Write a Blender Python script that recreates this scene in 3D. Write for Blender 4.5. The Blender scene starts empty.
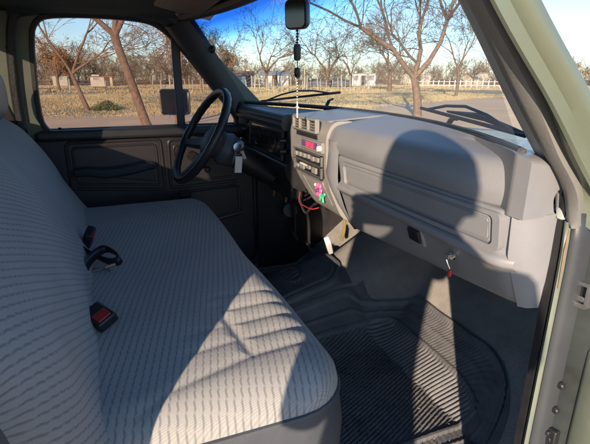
import bpy, bmesh, math, random
import numpy as np
from mathutils import Vector, Matrix, noise
R = math.radians
S = bpy.context.scene
COL = S.collection
GZ = -0.62                       # height of the ground below the cab floor (z = 0)

# ------------------------------------------------------------------ camera, sky, sun, exposure
psi, pit = R(21.6), R(18)
f_ = Vector((-math.cos(psi)*math.cos(pit), math.sin(psi)*math.cos(pit), -math.sin(pit)))
r_ = Vector((math.sin(psi), math.cos(psi), 0)); u_ = r_.cross(f_)
cam = bpy.data.cameras.new('camera'); co = bpy.data.objects.new('camera', cam); COL.objects.link(co)
cam.sensor_width = 36; cam.lens = 27.03; cam.clip_start = 0.01; cam.clip_end = 2000
co.matrix_world = Matrix(((r_.x, u_.x, -f_.x, 1.146), (r_.y, u_.y, -f_.y, 0), (r_.z, u_.z, -f_.z, .88), (0, 0, 0, 1)))
S.camera = co
S.view_settings.view_transform = 'Standard'; S.view_settings.look = 'None'
S.view_settings.gamma = 1; S.view_settings.use_curve_mapping = False
S.view_settings.exposure = 1.2
SUN = Vector((.835, -.55, math.tan(R(15)))).normalized()
w = bpy.data.worlds.new('World'); S.world = w; w.use_nodes = True
nt = w.node_tree; nt.nodes.clear()
wo = nt.nodes.new('ShaderNodeOutputWorld'); bg = nt.nodes.new('ShaderNodeBackground')
sky = nt.nodes.new('ShaderNodeTexSky'); sky.sky_type = 'NISHITA'; sky.sun_disc = False
sky.sun_elevation = R(15); sky.sun_rotation = math.atan2(SUN.x, SUN.y)
sky.air_density = 1.0; sky.dust_density = .15; sky.ozone_density = 4
bg.inputs[1].default_value = .15
tc = nt.nodes.new('ShaderNodeTexCoord'); mp = nt.nodes.new('ShaderNodeMapping'); mp.inputs['Scale'].default_value = (1, 1.6, 7)
nz = nt.nodes.new('ShaderNodeTexNoise'); nz.inputs['Scale'].default_value = 1.7; nz.inputs['Detail'].default_value = 7; nz.inputs['Roughness'].default_value = .6
rp = nt.nodes.new('ShaderNodeValToRGB'); rp.color_ramp.elements[0].position = .52; rp.color_ramp.elements[1].position = .78
rp.color_ramp.elements[0].color = (0, 0, 0, 1); rp.color_ramp.elements[1].color = (.22, .22, .22, 1)
mx = nt.nodes.new('ShaderNodeMixRGB'); mx.inputs[2].default_value = (5.2, 5.4, 5.9, 1)
L = nt.links.new
L(tc.outputs['Generated'], mp.inputs[0]); L(mp.outputs[0], nz.inputs['Vector']); L(nz.outputs[0], rp.inputs[0])
L(rp.outputs[0], mx.inputs[0]); tn = nt.nodes.new('ShaderNodeMixRGB'); tn.blend_type = 'MULTIPLY'; tn.inputs[0].default_value = 1; tn.inputs[2].default_value = (.84, .91, .96, 1)
L(sky.outputs[0], tn.inputs[1]); L(tn.outputs[0], mx.inputs[1]); L(mx.outputs[0], bg.inputs[0]); L(bg.outputs[0], wo.inputs[0])
sl = bpy.data.lights.new('sun', 'SUN'); sl.energy = 3.9; sl.angle = R(.55); sl.color = (1, .81, .62)
so = bpy.data.objects.new('sun', sl); COL.objects.link(so); so.rotation_euler = SUN.to_track_quat('Z', 'Y').to_euler(); so.location = (20, -10, 12)

# ------------------------------------------------------------------ materials
def newmat(name):
    m = bpy.data.materials.new(name); m.use_nodes = True
    n = m.node_tree; b = n.nodes['Principled BSDF']
    return m, n, b
def mat(name, c, rough=.6, var=.25, scale=6, bump=0, bscale=60, metal=0, c2=None, coat=0, spec=.5, dust=0, dustc=(.32, .29, .25)):
    m, n, b = newmat(name); lk = n.links.new
    t = n.nodes.new('ShaderNodeTexCoord')
    a = n.nodes.new('ShaderNodeTexNoise'); a.inputs['Scale'].default_value = scale; a.inputs['Detail'].default_value = 6
    a.inputs['Roughness'].default_value = .62; lk(t.outputs['Object'], a.inputs['Vector'])
    r = n.nodes.new('ShaderNodeValToRGB'); r.color_ramp.elements[0].position = .3; r.color_ramp.elements[1].position = .72
    lo = tuple(x*(1-var) for x in c); hi = tuple(min(1, x*(1+var)) for x in (c2 or c))
    r.color_ramp.elements[0].color = (*lo, 1); r.color_ramp.elements[1].color = (*hi, 1)
    lk(a.outputs[0], r.inputs[0]); out = r.outputs[0]
    if dust:
        a2 = n.nodes.new('ShaderNodeTexNoise'); a2.inputs['Scale'].default_value = scale*3.3; a2.inputs['Detail'].default_value = 9; a2.inputs['Roughness'].default_value = .7
        lk(t.outputs['Object'], a2.inputs['Vector'])
        mr = n.nodes.new('ShaderNodeMapRange'); mr.inputs[1].default_value = .42; mr.inputs[2].default_value = .75; mr.inputs[4].default_value = dust
        lk(a2.outputs[0], mr.inputs[0]); mm = n.nodes.new('ShaderNodeMixRGB'); mm.inputs[2].default_value = (*dustc, 1)
        lk(mr.outputs[0], mm.inputs[0]); lk(out, mm.inputs[1]); out = mm.outputs[0]
    lk(out, b.inputs['Base Color'])
    mr = n.nodes.new('ShaderNodeMapRange'); mr.inputs[3].default_value = max(.02, rough-.1); mr.inputs[4].default_value = min(1, rough+.1)
    lk(a.outputs[0], mr.inputs[0]); lk(mr.outputs[0], b.inputs['Roughness'])
    b.inputs['Metallic'].default_value = metal; b.inputs['Coat Weight'].default_value = coat
    b.inputs['Specular IOR Level'].default_value = spec
    if bump:
        v = n.nodes.new('ShaderNodeTexNoise'); v.inputs['Scale'].default_value = bscale; v.inputs['Detail'].default_value = 3
        lk(t.outputs['Object'], v.inputs['Vector']); bp = n.nodes.new('ShaderNodeBump'); bp.inputs['Strength'].default_value = bump
        bp.inputs['Distance'].default_value = .004; lk(v.outputs[0], bp.inputs['Height']); lk(bp.outputs[0], b.inputs['Normal'])
    return m
def math_(n, op, a, b=None, c=None):
    q = n.nodes.new('ShaderNodeMath'); q.operation = op
    for i, x in enumerate((a, b, c)):
        if x is None: continue
        if isinstance(x, (int, float)): q.inputs[i].default_value = x
        else: n.links.new(x, q.inputs[i])
    return q.outputs[0]
def fabric(name, angle):
    """grey woven cloth: broken zigzag dark lines over fine ribs, laid out in metres on the UV map"""
    m, n, b = newmat(name); lk = n.links.new
    uv = n.nodes.new('ShaderNodeUVMap'); uv.uv_map = 'UVMap'
    mp = n.nodes.new('ShaderNodeMapping'); mp.inputs['Rotation'].default_value = (0, 0, R(angle)); lk(uv.outputs[0], mp.inputs[0])
    nz = n.nodes.new('ShaderNodeTexNoise'); nz.inputs['Scale'].default_value = 7; lk(mp.outputs[0], nz.inputs['Vector'])
    sx = n.nodes.new('ShaderNodeSeparateXYZ'); lk(mp.outputs[0], sx.inputs[0])
    along, across = sx.outputs[0], sx.outputs[1]
    across = math_(n, 'ADD', across, math_(n, 'MULTIPLY', math_(n, 'SUBTRACT', nz.outputs[0], .5), .006))
    zig = math_(n, 'MULTIPLY', math_(n, 'PINGPONG', along, .0075), .20)
    a = math_(n, 'DIVIDE', math_(n, 'ADD', across, zig), .0118)
    fr = math_(n, 'FRACT', a)
    d = math_(n, 'ABSOLUTE', math_(n, 'SUBTRACT', fr, .5))           # 0 in the middle of the dark line
    line = n.nodes.new('ShaderNodeMapRange'); line.interpolation_type = 'SMOOTHSTEP'
    lk(d, line.inputs[0]); line.inputs[1].default_value = .07; line.inputs[2].default_value = .20; line.inputs[3].default_value = 1; line.inputs[4].default_value = 0
    # dashes along the line
    ds = n.nodes.new('ShaderNodeMapRange'); lk(math_(n, 'PINGPONG', math_(n, 'ADD', along, .003), .0085), ds.inputs[0])
    ds.inputs[1].default_value = .0; ds.inputs[2].default_value = .0035; ds.inputs[3].default_value = .35; ds.inputs[4].default_value = 1
    lm = math_(n, 'MULTIPLY', line.outputs[0], ds.outputs[0])
    rib = math_(n, 'MULTIPLY_ADD', math_(n, 'SINE', math_(n, 'MULTIPLY', math_(n, 'ADD', along, math_(n, 'MULTIPLY', across, .45)), 2*math.pi/.0026)), .5, .5)
    thread = n.nodes.new('ShaderNodeTexNoise'); thread.inputs['Scale'].default_value = 420; lk(mp.outputs[0], thread.inputs['Vector'])
    c = n.nodes.new('ShaderNodeMixRGB'); c.inputs[1].default_value = (.335, .325, .31, 1); c.inputs[2].default_value = (.40, .385, .36, 1); lk(rib, c.inputs[0])
    c2 = n.nodes.new('ShaderNodeMixRGB'); c2.blend_type = 'MIX'; c2.inputs[2].default_value = (.08, .083, .095, 1)
    lk(math_(n, 'MULTIPLY', lm, .48), c2.inputs[0]); lk(c.outputs[0], c2.inputs[1])
    big = n.nodes.new('ShaderNodeTexNoise'); big.inputs['Scale'].default_value = 3.5; big.inputs['Detail'].default_value = 5; lk(uv.outputs[0], big.inputs['Vector'])
    c3 = n.nodes.new('ShaderNodeMixRGB'); c3.blend_type = 'MULTIPLY'; c3.inputs[0].default_value = 1
    gr = n.nodes.new('ShaderNodeMapRange'); lk(math_(n, 'ADD', math_(n, 'MULTIPLY', big.outputs[0], .7), math_(n, 'MULTIPLY', thread.outputs[0], .3)), gr.inputs[0]); gr.inputs[1].default_value = .3; gr.inputs[2].default_value = .7; gr.inputs[3].default_value = .78; gr.inputs[4].default_value = 1.1
    lk(c2.outputs[0], c3.inputs[1]); lk(gr.outputs[0], c3.inputs[2]); lk(c3.outputs[0], b.inputs['Base Color'])
    h = math_(n, 'ADD', math_(n, 'MULTIPLY', rib, .35), math_(n, 'MULTIPLY', lm, -1))
    bp = n.nodes.new('ShaderNodeBump'); bp.inputs['Strength'].default_value = .35; bp.inputs['Distance'].default_value = .0010
    lk(math_(n, 'ADD', h, math_(n, 'MULTIPLY', thread.outputs[0], .5)), bp.inputs['Height']); lk(bp.outputs[0], b.inputs['Normal'])
    b.inputs['Roughness'].default_value = .85; b.inputs['Sheen Weight'].default_value = .25; b.inputs['Specular IOR Level'].default_value = .25
    return m
def glass(name, col=(.93, .95, .95), tint=False):
    m = bpy.data.materials.new(name); m.use_nodes = True; n = m.node_tree; n.nodes.clear(); lk = n.links.new
    o = n.nodes.new('ShaderNodeOutputMaterial'); t = n.nodes.new('ShaderNodeBsdfTransparent'); g = n.nodes.new('ShaderNodeBsdfGlossy')
    g.inputs['Roughness'].default_value = .02; t.inputs[0].default_value = (*col, 1)
    fr = n.nodes.new('ShaderNodeFresnel'); fr.inputs[0].default_value = 1.3
    mx = n.nodes.new('ShaderNodeMixShader'); lk(math_(n, 'MULTIPLY', fr.outputs[0], .22), mx.inputs[0]); lk(t.outputs[0], mx.inputs[1]); lk(g.outputs[0], mx.inputs[2])
    if tint:                                                        # blue sun strip dyed into the top of the screen
        tc = n.nodes.new('ShaderNodeTexCoord'); s = n.nodes.new('ShaderNodeSeparateXYZ'); lk(tc.outputs['Object'], s.inputs[0])
        r = n.nodes.new('ShaderNodeValToRGB'); e = r.color_ramp.elements
        v = math_(n, 'ADD', s.outputs[2], math_(n, 'MULTIPLY', s.outputs[0], -.02))
        mr = n.nodes.new('ShaderNodeMapRange'); lk(v, mr.inputs[0]); mr.inputs[1].default_value = .97; mr.inputs[2].default_value = 1.085
        e[0].position = 0; e[0].color = (*col, 1); e[1].position = .95; e[1].color = (.03, .15, .52, 1)
        q = e.new(.35); q.color = (.70, .86, .98, 1); q = e.new(.65); q.color = (.16, .42, .85, 1)
        lk(mr.outputs[0], r.inputs[0]); lk(r.outputs[0], t.inputs[0])
    df = n.nodes.new('ShaderNodeBsdfDiffuse'); df.inputs[0].default_value = (.8, .78, .74, 1); m2 = n.nodes.new('ShaderNodeMixShader')
    tcd = n.nodes.new('ShaderNodeTexCoord'); nd = n.nodes.new('ShaderNodeTexNoise'); nd.inputs['Scale'].default_value = 6; nd.inputs['Detail'].default_value = 8; lk(tcd.outputs['Object'], nd.inputs['Vector'])
    md = n.nodes.new('ShaderNodeMapRange'); lk(nd.outputs[0], md.inputs[0]); md.inputs[1].default_value = .3; md.inputs[2].default_value = .75; md.inputs[3].default_value = .01; md.inputs[4].default_value = (.085 if tint else .04)
    lk(md.outputs[0], m2.inputs[0]); lk(mx.outputs[0], m2.inputs[1]); lk(df.outputs[0], m2.inputs[2]); lk(m2.outputs[0], o.inputs[0]); return m

M = dict(
 paint=mat('sage_green_paint', (.135, .155, .112), .34, .08, 3, coat=.3, metal=.1, dust=.25, dustc=(.20, .21, .15)),
 paint_in=mat('pale_green_pillar_paint', (.15, .175, .135), .45, .12, 5, dust=.25),
 dash=mat('grey_dash_plastic', (.225, .226, .235), .38, .10, 5, bump=.12, bscale=650, dust=.16, dustc=(.26, .255, .25)),
 dash_light=mat('beige_grey_bezel_plastic', (.225, .212, .20), .45, .12, 7, bump=.08, bscale=600, dust=.3, dustc=(.32, .29, .25)),
 trim=mat('charcoal_trim', (.045, .050, .056), .5, .2, 5, bump=.06, bscale=500, dust=.12, dustc=(.12, .12, .12)),
 door=mat('dark_door_vinyl', (.052, .047, .053), .40, .15, 5, bump=.10, bscale=300, dust=.12, dustc=(.11, .085, .08)),
 black=mat('black_plastic', (.018, .018, .02), .38, .3, 8, dust=.12, dustc=(.10, .09, .085)),
 rubber=mat('black_rubber', (.03, .03, .031), .55, .3, 9, bump=.3, bscale=200, dust=.3, dustc=(.12, .11, .10)),
 matr=mat('dusty_floor_rubber', (.135, .135, .142), .42, .3, 7, bump=.3, bscale=500, dust=.5, dustc=(.27, .25, .22)),
 carpet=mat('grey_carpet', (.38, .35, .32), .95, .2, 10, bump=1.0, bscale=380, dust=.35, dustc=(.30, .27, .24), spec=.1),
 liner=mat('roof_lining', (.070, .078, .070), .8, .15, 6, bump=.3, bscale=250),
 visor=mat('brown_visor_vinyl', (.22, .15, .105), .6, .2, 8, bump=.2),
 pillar_grey=mat('grey_pillar_plastic', (.30, .31, .30), .45, .1, 6, bump=.05, bscale=500, dust=.2),
 door_shaded=mat('shaded_door_paint', (.045, .060, .058), .45, .2, 8, dust=.3, dustc=(.12, .12, .10)),  # open door's green darkened: its shade is put into the base colour
 jamb_shaded=mat('shaded_jamb_paint', (.020, .027, .027), .5, .4, 12, dust=.35, dustc=(.05, .055, .05)),  # jamb panel near-black: the shade lying on it is painted in
 straw_bits=mat('dry_grit', (.30, .25, .18), .9, .3, 30),
 rubber_grey=mat('weathered_grey_rubber', (.19, .185, .175), .6, .15, 8, bump=.08, bscale=200, dust=.3, dustc=(.2, .19, .17)),
 vinyl=mat('slate_seat_vinyl', (.070, .076, .088), .5, .15, 8, bump=.15, bscale=500, dust=.15, dustc=(.14, .14, .14)),
 chrome=mat('chrome', (.75, .75, .76), .15, .08, 8, metal=1),
 steel=mat('dull_steel', (.35, .34, .33), .4, .2, 20, metal=.8),
 rust=mat('rusty_brown_steel', (.20, .12, .07), .8, .4, 30, bump=.3, bscale=90),
 white=mat('off_white_plastic', (.72, .70, .64), .5, .08, 10),
 red=mat('red_plastic', (.50, .035, .03), .35, .1, 10),
 pink=mat('pink_plastic', (.78, .12, .30), .45, .1, 10),
 green=mat('mint_green_plastic', (.08, .50, .28), .45, .1, 10),
 yellow=mat('dusty_yellow_sleeve', (.42, .30, .10), .7, .2, 30),
 headrest=mat('pale_grey_vinyl', (.22, .22, .23), .4, .1, 10, bump=.2, bscale=200),
 fabric=fabric('grey_zigzag_cloth', 12), fabric2=fabric('grey_zigzag_cloth_of_back', -25),
 glass=glass('clear_glass', (.72, .67, .66)), screen=glass('windscreen_glass', (.94, .93, .90), tint=True),
 dimming=glass('sun_dimming_glass', (.60, .58, .56)),  # rear window tint added to weaken the sun patches inside the cab
 lens=mat('dark_gauge_lens', (.035, .018, .018), .12, .15, 6, coat=.6, dust=.25, dustc=(.13, .06, .05)),
 mirror=mat('mirror_glass', (.14, .16, .20), .06, .02, 5, metal=1),
 mirror_out=mat('door_mirror_glass', (.75, .77, .8), .04, .02, 5, metal=1),
 skin=mat('skin', (.50, .30, .21), .5, .08, 12), cloth_top=mat('navy_sweater', (.05, .07, .13), .9, .2, 20, bump=.5), 
 jeans=mat('blue_jeans', (.08, .12, .22), .85, .2, 20, bump=.4), hair=mat('dark_hair', (.03, .02, .015), .6, .3, 60, bump=.6),
)
m, n, b = newmat('violet_display'); b.inputs['Base Color'].default_value = (.02, .01, .03, 1)
M['display_back'] = mat('violet_display_glass', (.13, .07, .20), .2, .2, 20)
b.inputs['Emission Color'].default_value = (1, .06, .10, 1); b.inputs['Emission Strength'].default_value = .5; M['led'] = m

# ------------------------------------------------------------------ mesh helpers
class MB:
    def __init__(s): s.v = []; s.f = []; s.uv = []; s.mi = []
    def add(s, v, f, uv=None, mi=0):
        o = len(s.v); s.v += [tuple(p) for p in v]; s.f += [tuple(i+o for i in q) for q in f]
        s.uv += (list(uv) if uv else [(p[0], p[1]) for p in v]); s.mi += [mi]*len(f); return s
    def grid(s, P, uv=None, closed=False, mi=0):
        nr, nc = len(P), len(P[0]); f = []
        for i in range(nr-1):
            for j in range(nc if closed else nc-1):
                k = (j+1) % nc; f.append((i*nc+j, i*nc+k, (i+1)*nc+k, (i+1)*nc+j))
        return s.add([p for r in P for p in r], f, [q for r in uv for q in r] if uv else None, mi)
    def box(s, c, d, rot=None, mi=0, taper=1):
        x, y, z = (k/2 for k in d); v = []
        for sz in (-1, 1):
            t = taper if sz > 0 else 1
            for sx, sy in ((-1, -1), (1, -1), (1, 1), (-1, 1)): v.append(Vector((sx*x*t, sy*y*t, sz*z)))
        if rot: v = [rot @ p for p in v]
        v = [p + Vector(c) for p in v]
        return s.add(v, [(3, 2, 1, 0), (4, 5, 6, 7), (0, 1, 5, 4), (1, 2, 6, 5), (2, 3, 7, 6), (3, 0, 4, 7)], None, mi)
    def tube(s, pts, r, n=8, cap=True, mi=0, flat=1):
        pts = [Vector(p) for p in pts]; rs = r if hasattr(r, '__len__') else [r]*len(pts); rows = []
        up = None
        for i, p in enumerate(pts):
            t = (pts[min(i+1, len(pts)-1)] - pts[max(i-1, 0)]).normalized()
            if up is None: up = t.orthogonal().normalized()
            up = (up - t*up.dot(t)); up = up.normalized() if up.length > 1e-6 else t.orthogonal().normalized()
            b = t.cross(up); rows.append([p + (up*math.cos(a)*flat + b*math.sin(a))*rs[i] for a in [2*math.pi*k/n for k in range(n)]])
        o = len(s.v); s.grid(rows, closed=True, mi=mi)
        if cap:
            s.f += [tuple(o+k for k in reversed(range(n))), tuple(o+(len(pts)-1)*n+k for k in range(n))]; s.mi += [mi, mi]
        return s
    def lathe(s, prof, c, axis, n=20, mi=0):
        """prof: (radius, height) along axis from c"""
        a = Vector(axis).normalized(); x = a.orthogonal().normalized(); y = a.cross(x); c = Vector(c)
        rows = [[c + a*h + (x*math.cos(t) + y*math.sin(t))*max(r, 1e-5) for t in [2*math.pi*k/n for k in range(n)]] for r, h in prof]
        return s.grid(rows, closed=True, mi=mi)
    def prism(s, poly, d, mi=0):
        """poly: 3-D outline; extruded by vector d"""
        n = len(poly); P = [Vector(p) for p in poly]; d = Vector(d)
        v = P + [p+d for p in P]
        f = [tuple(range(n)), tuple(n+k for k in reversed(range(n)))] + [(k, n+k, n+(k+1) % n, (k+1) % n) for k in range(n)]
        return s.add(v, f, None, mi)
    def ring(s, a, b, d, mi=0):
        """frame between two matching 3-D outlines, thickness vector d"""
        n = len(a); a = [Vector(p) for p in a]; b = [Vector(p) for p in b]; d = Vector(d)
        rows = [a, b, [p+d for p in b], [p+d for p in a], a]
        return s.grid(rows, closed=True, mi=mi)
    def build(s, name, m, parent=None, bevel=0, smooth=True, sub=0, seg=2, angle=35, solid=0):
        me = bpy.data.meshes.new(name); me.from_pydata(s.v, [], s.f)
        ms = m if isinstance(m, (list, tuple)) else [m]
        for q in ms: me.materials.append(M[q] if isinstance(q, str) else q)
        me.polygons.foreach_set('material_index', s.mi)
        ul = me.uv_layers.new(name='UVMap'); li = np.empty(len(me.loops), int); me.loops.foreach_get('vertex_index', li)
        ul.data.foreach_set('uv', np.array(s.uv, float)[li].ravel())
        bm = bmesh.new(); bm.from_mesh(me); bmesh.ops.recalc_face_normals(bm, faces=bm.faces)
        if smooth:
            for f in bm.faces: f.smooth = True
            for e in bm.edges:
                if len(e.link_faces) == 2 and e.calc_face_angle(0) > R(angle): e.smooth = False
        bm.to_mesh(me); bm.free(); me.update()
        o = bpy.data.objects.new(name, me); COL.objects.link(o)
        if parent: o.parent = parent; o.matrix_parent_inverse = Matrix.Translation(-origin(parent))
        if solid: q = o.modifiers.new('solid', 'SOLIDIFY'); q.thickness = solid; q.offset = 0
        if bevel: q = o.modifiers.new('bevel', 'BEVEL'); q.width = bevel; q.segments = seg; q.limit_method = 'ANGLE'; q.angle_limit = R(40)
        if sub: q = o.modifiers.new('sub', 'SUBSURF'); q.levels = sub; q.render_levels = sub
        return o
def origin(o):
    v = Vector(o.location)
    return v
def tag(o, label=None, cat=None, group=None, kind=None):
    for k, v in (('label', label), ('category', cat), ('group', group), ('kind', kind)):
        if v: o[k] = v
    return o
def thing(name, label, cat, loc=(0, 0, 0), group=None):
    o = bpy.data.objects.new(name, None); COL.objects.link(o); o.location = loc; o.empty_display_size = .1
    return tag(o, label, cat, group)
def lerp(a, b, t): return a + (b-a)*t
def cut(poly, n):
    """resample a polyline to n points"""
    P = [Vector(p) for p in poly]; d = [0]
    for a, b in zip(P, P[1:]): d.append(d[-1] + (b-a).length)
    out = []
    for k in range(n):
        t = d[-1]*k/(n-1); i = max(j for j in range(len(d)) if d[j] <= t+1e-9); i = min(i, len(P)-2)
        out.append(P[i].lerp(P[i+1], (t-d[i])/max(d[i+1]-d[i], 1e-9)))
    return out
def spline(P, n=8):
    P = [Vector(p) for p in P]; out = []
    Q = [P[0]*2-P[1]] + P + [P[-1]*2-P[-2]]
    for i in range(1, len(Q)-2):
        a, b, c, d = Q[i-1:i+3]
        for k in range(n):
            t = k/n; out.append(.5*((2*b) + (c-a)*t + (2*a-5*b+4*c-d)*t*t + (-a+3*b-3*c+d)*t**3))
    return out + [P[-1]]

# ================================================================== THE TRUCK
T = thing('pickup_truck', 'old sage green pickup truck with grey dash and cloth bench seat, passenger door open', 'truck', (0, 0, GZ))
def WB(x, z=.788): return Vector((x, .485 + .205*(1-(x/.72)**2), z))      # base line of the windscreen
def WT(x): return Vector((x, .285 + .115*(1-(x/.69)**2), 1.088))          # top line
nx = 28
P = []
for j in range(11):
    t = j/10; row = []
    for i in range(nx+1):
        q = -1+2*i/nx; a = WB(.715*q); b = WT(.68*q); p = a.lerp(b, t); p.y += .018*math.sin(math.pi*t); row.append(p)
    P.append(row)
MB().grid(P).build('windshield', 'screen', T)

# ---- driver side door (far side)
XD = -.78
glassY = [(-.258, .745), (-.240, 1.02), (-.215, 1.072), (-.17, 1.085), (-.03, 1.090), (.12, 1.085), (.185, 1.070), (.245, 1.018), (.36, .872), (.478, .722), (.480, .690), (.455, .672), (.2, .670), (-.195, .676), (-.238, .692)]
def offs(poly, d):
    n = len(poly); out = []; area = sum(poly[i][0]*poly[(i+1) % n][1]-poly[(i+1) % n][0]*poly[i][1] for i in range(n)); sg = 1 if area > 0 else -1
    for i in range(n):
        a, p, b = Vector(poly[i-1]), Vector(poly[i]), Vector(poly[(i+1) % n])
        e1 = (p-a).normalized(); e2 = (b-p).normalized()
        n1 = Vector((e1.y, -e1.x))*sg; n2 = Vector((e2.y, -e2.x))*sg; nn = (n1+n2).normalized()
        out.append(p + nn*d/max(.5, nn.dot(n1)))
    return out
def smoothpoly(poly, k=2):
    for _ in range(k):
        q = []; n = len(poly)
        for i in range(n):
            a, b = Vector(poly[i]), Vector(poly[(i+1) % n]); q += [a.lerp(b, .25), a.lerp(b, .75)]
        poly = q
    return poly
G = smoothpoly([Vector(p) for p in glassY], 2)
def yz(poly, x): return [Vector((x, p[0], p[1])) for p in poly]
dd = bpy.data.objects
door = MB()
door.ring(yz(offs(G, .000), XD-.012), yz(offs(G, .016), XD-.012), (.03, 0, 0))
drv = door.build('window_rubber', 'rubber', T, bevel=.004)
# structure of the door below the window, as a lofted slab with moulded relief
def rrect(y0, y1, z0, z1, r=.03, n=5):
    pts = []
    for cx, cy, a0 in ((y1-r, z1-r, 0), (y0+r, z1-r, 90), (y0+r, z0+r, 180), (y1-r, z0+r, 270)):
        for k in range(n+1): a = R(a0+90*k/n); pts.append((cx+r*math.cos(a), cy+r*math.sin(a)))
    return pts
D = MB(); D.box((-.80, .13, .355), (.05, .86, .61)); D = D.build('driver_door', 'door', T, bevel=.012)
sill = MB().prism(yz([(-.275, .655), (.52, .650), (.535, .668), (.50, .690), (-.262, .693), (-.29, .680)], -.825), (.085, 0, 0)).build('window_sill', 'trim', D, bevel=.012, seg=3)
MB().box((-.803, .125, .67), (.03, .90, .05)).build('belt_line', 'trim', D)
def cornered(poly, r=.016, n=4):
    out = []; k = len(poly)
    for i in range(k):
        p, a, b = Vector(poly[i]), Vector(poly[i-1]), Vector(poly[(i+1) % k]); d1, d2 = a-p, b-p
        r1 = min(r, d1.length*.45, d2.length*.45); s_, e_ = p+d1.normalized()*r1, p+d2.normalized()*r1
        for q in range(n+1): t = q/n; out.append(s_*(1-t)**2 + p*2*t*(1-t) + e_*t*t)
    return out
def relief(poly, x0, h, wdt, m, name, par):
    """raised moulding following a closed outline on the door's inner face"""
    pts = [Vector((x0, p[0], p[1])) for p in poly]; pts.append(pts[0]); pts.append(pts[1])
    return MB().tube(pts, wdt, 8, cap=False, flat=1).build(name, m, par)
mp_ = [(-.190, .642), (.160, .642), (.165, .430), (.120, .432), (-.192, .462)]
for pl_, r_c, wd in ((mp_, .022, .0075), (offs([Vector(p) for p in mp_], -.020), .018, .005), ([(.192, .636), (.480, .630), (.486, .440), (.188, .432)], .020, .0075), ([(.212, .612), (.460, .607), (.464, .462), (.210, .456)], .016, .005),
                     ([(.188, .408), (.484, .418), (.486, .300), (.19, .250)], .022, .0075)):
    relief(cornered(pl_, r_c), -.7745, 0, wd, 'door', 'panel_moulding', D)
MB().tube([(-.772, .17, .235), (-.770, .30, .255), (-.770, .43, .28), (-.772, .5, .29)], .010, 8).build('panel_moulding', 'door', D)
arm = MB()
ap = spline([(-.752, -.175, .525), (-.748, -.13, .530), (-.742, -.06, .520), (-.74, .03, .528), (-.742, .10, .540), (-.760, .125, .536)], 6)
arm.tube(ap, [lerp(.016, .021, math.sin(math.pi*i/(len(ap)-1))) for i in range(len(ap))], 10)
arm.prism([(-.776, -.165, .515), (-.776, .115, .525), (-.776, .128, .47), (-.776, -.05, .50)], (.025, 0, 0))
arm.build('armrest', 'trim', D, bevel=.004)
cr = MB(); cr.lathe([(0, .03), (.018, .03), (.02, .02), (.02, 0)], (-.775, .285, .565), (1, 0, 0), 16)
cr.tube([(-.748, .285, .565), (-.742, .31, .54), (-.74, .338, .512)], [.009, .007, .007], 8); cr.lathe([(.005, -.008), (.012, 0), (.013, .02), (.009, .03), (0, .031)], (-.742, .340, .508), (1, 0, 0), 14)
cr.build('window_crank', 'black', D)
hd = MB(); hd.prism(yz([(.215, .415), (.26, .42), (.27, .385), (.235, .372)], -.772), (.018, 0, 0)); hd.tube([(-.75, .22, .40), (-.745, .245, .395), (-.75, .262, .385)], .007, 8); hd.build('door_handle', 'black', D, bevel=.003)
MB().tube([(-.79, -.203, .675), (-.79, -.203, .70)], [.004, .006], 8).build('lock_knob', 'black', D)
# vent window post and glass panes
vp = MB(); vp.box((-.785, .253, .872), (.022, .032, .40)); vp.build('vent_post', 'trim', D, bevel=.004)
pane1 = [(p.x, p.y) for p in offs(G, .006)]
def clip(poly, y, side):
    out = []; n = len(poly)
    for i in range(n):
        a, b = poly[i], poly[(i+1) % n]; ina, inb = (a[0]-y)*side > 0, (b[0]-y)*side > 0
        if ina: out.append(a)
        if ina != inb: t = (y-a[0])/(b[0]-a[0]); out.append((y, lerp(a[1], b[1], t)))
    return out
MB().prism(yz(clip(pane1, .245, -1), -.789), (.003, 0, 0)).build('window_pane', 'glass', D, smooth=False)
MB().prism(yz(clip(pane1, .262, 1), -.789), (.003, 0, 0)).build('vent_pane', 'glass', D, smooth=False)
# side mirror on the driver door
sm = MB(); mc = Vector((-.97, .255, .778))
hp = [Vector((0, p[0], p[1])) for p in rrect(-.066, .066, -.055, .055, .016)]
rot = Matrix.Rotation(R(-28), 3, 'Z')
rows = []
for d, s in ((.0, .90), (.0, 1), (-.012, 1.03), (-.03, .95), (-.038, .55), (-.040, .05)):
    rows.append([mc + rot @ Vector((d, p.y*s, p.z*s)) for p in hp])
sm.grid(rows, closed=True)
SM = sm.build('side_mirror', 'black', T)
MB().prism([mc + rot @ Vector((.0015, p.y*.91, p.z*.91)) for p in hp], rot @ Vector((.003, 0, 0))).build('mirror_glass', 'mirror_out', SM, smooth=False)
MB().tube([mc + rot @ Vector((.001, p.y*.97, p.z*.97)) for p in hp+hp[:2]], .0045, 6, cap=False).build('chrome_rim', 'chrome', SM)
MB().tube([(-.975, .265, .735), (-.96, .27, .70), (-.90, .285, .678), (-.815, .29, .672)], [.008, .009, .011, .016], 10).build('mirror_bracket', 'steel', SM)
MB().box((-.825, .285, .678), (.05, .07, .018)).build('mirror_foot', 'black', SM, bevel=.005)

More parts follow.
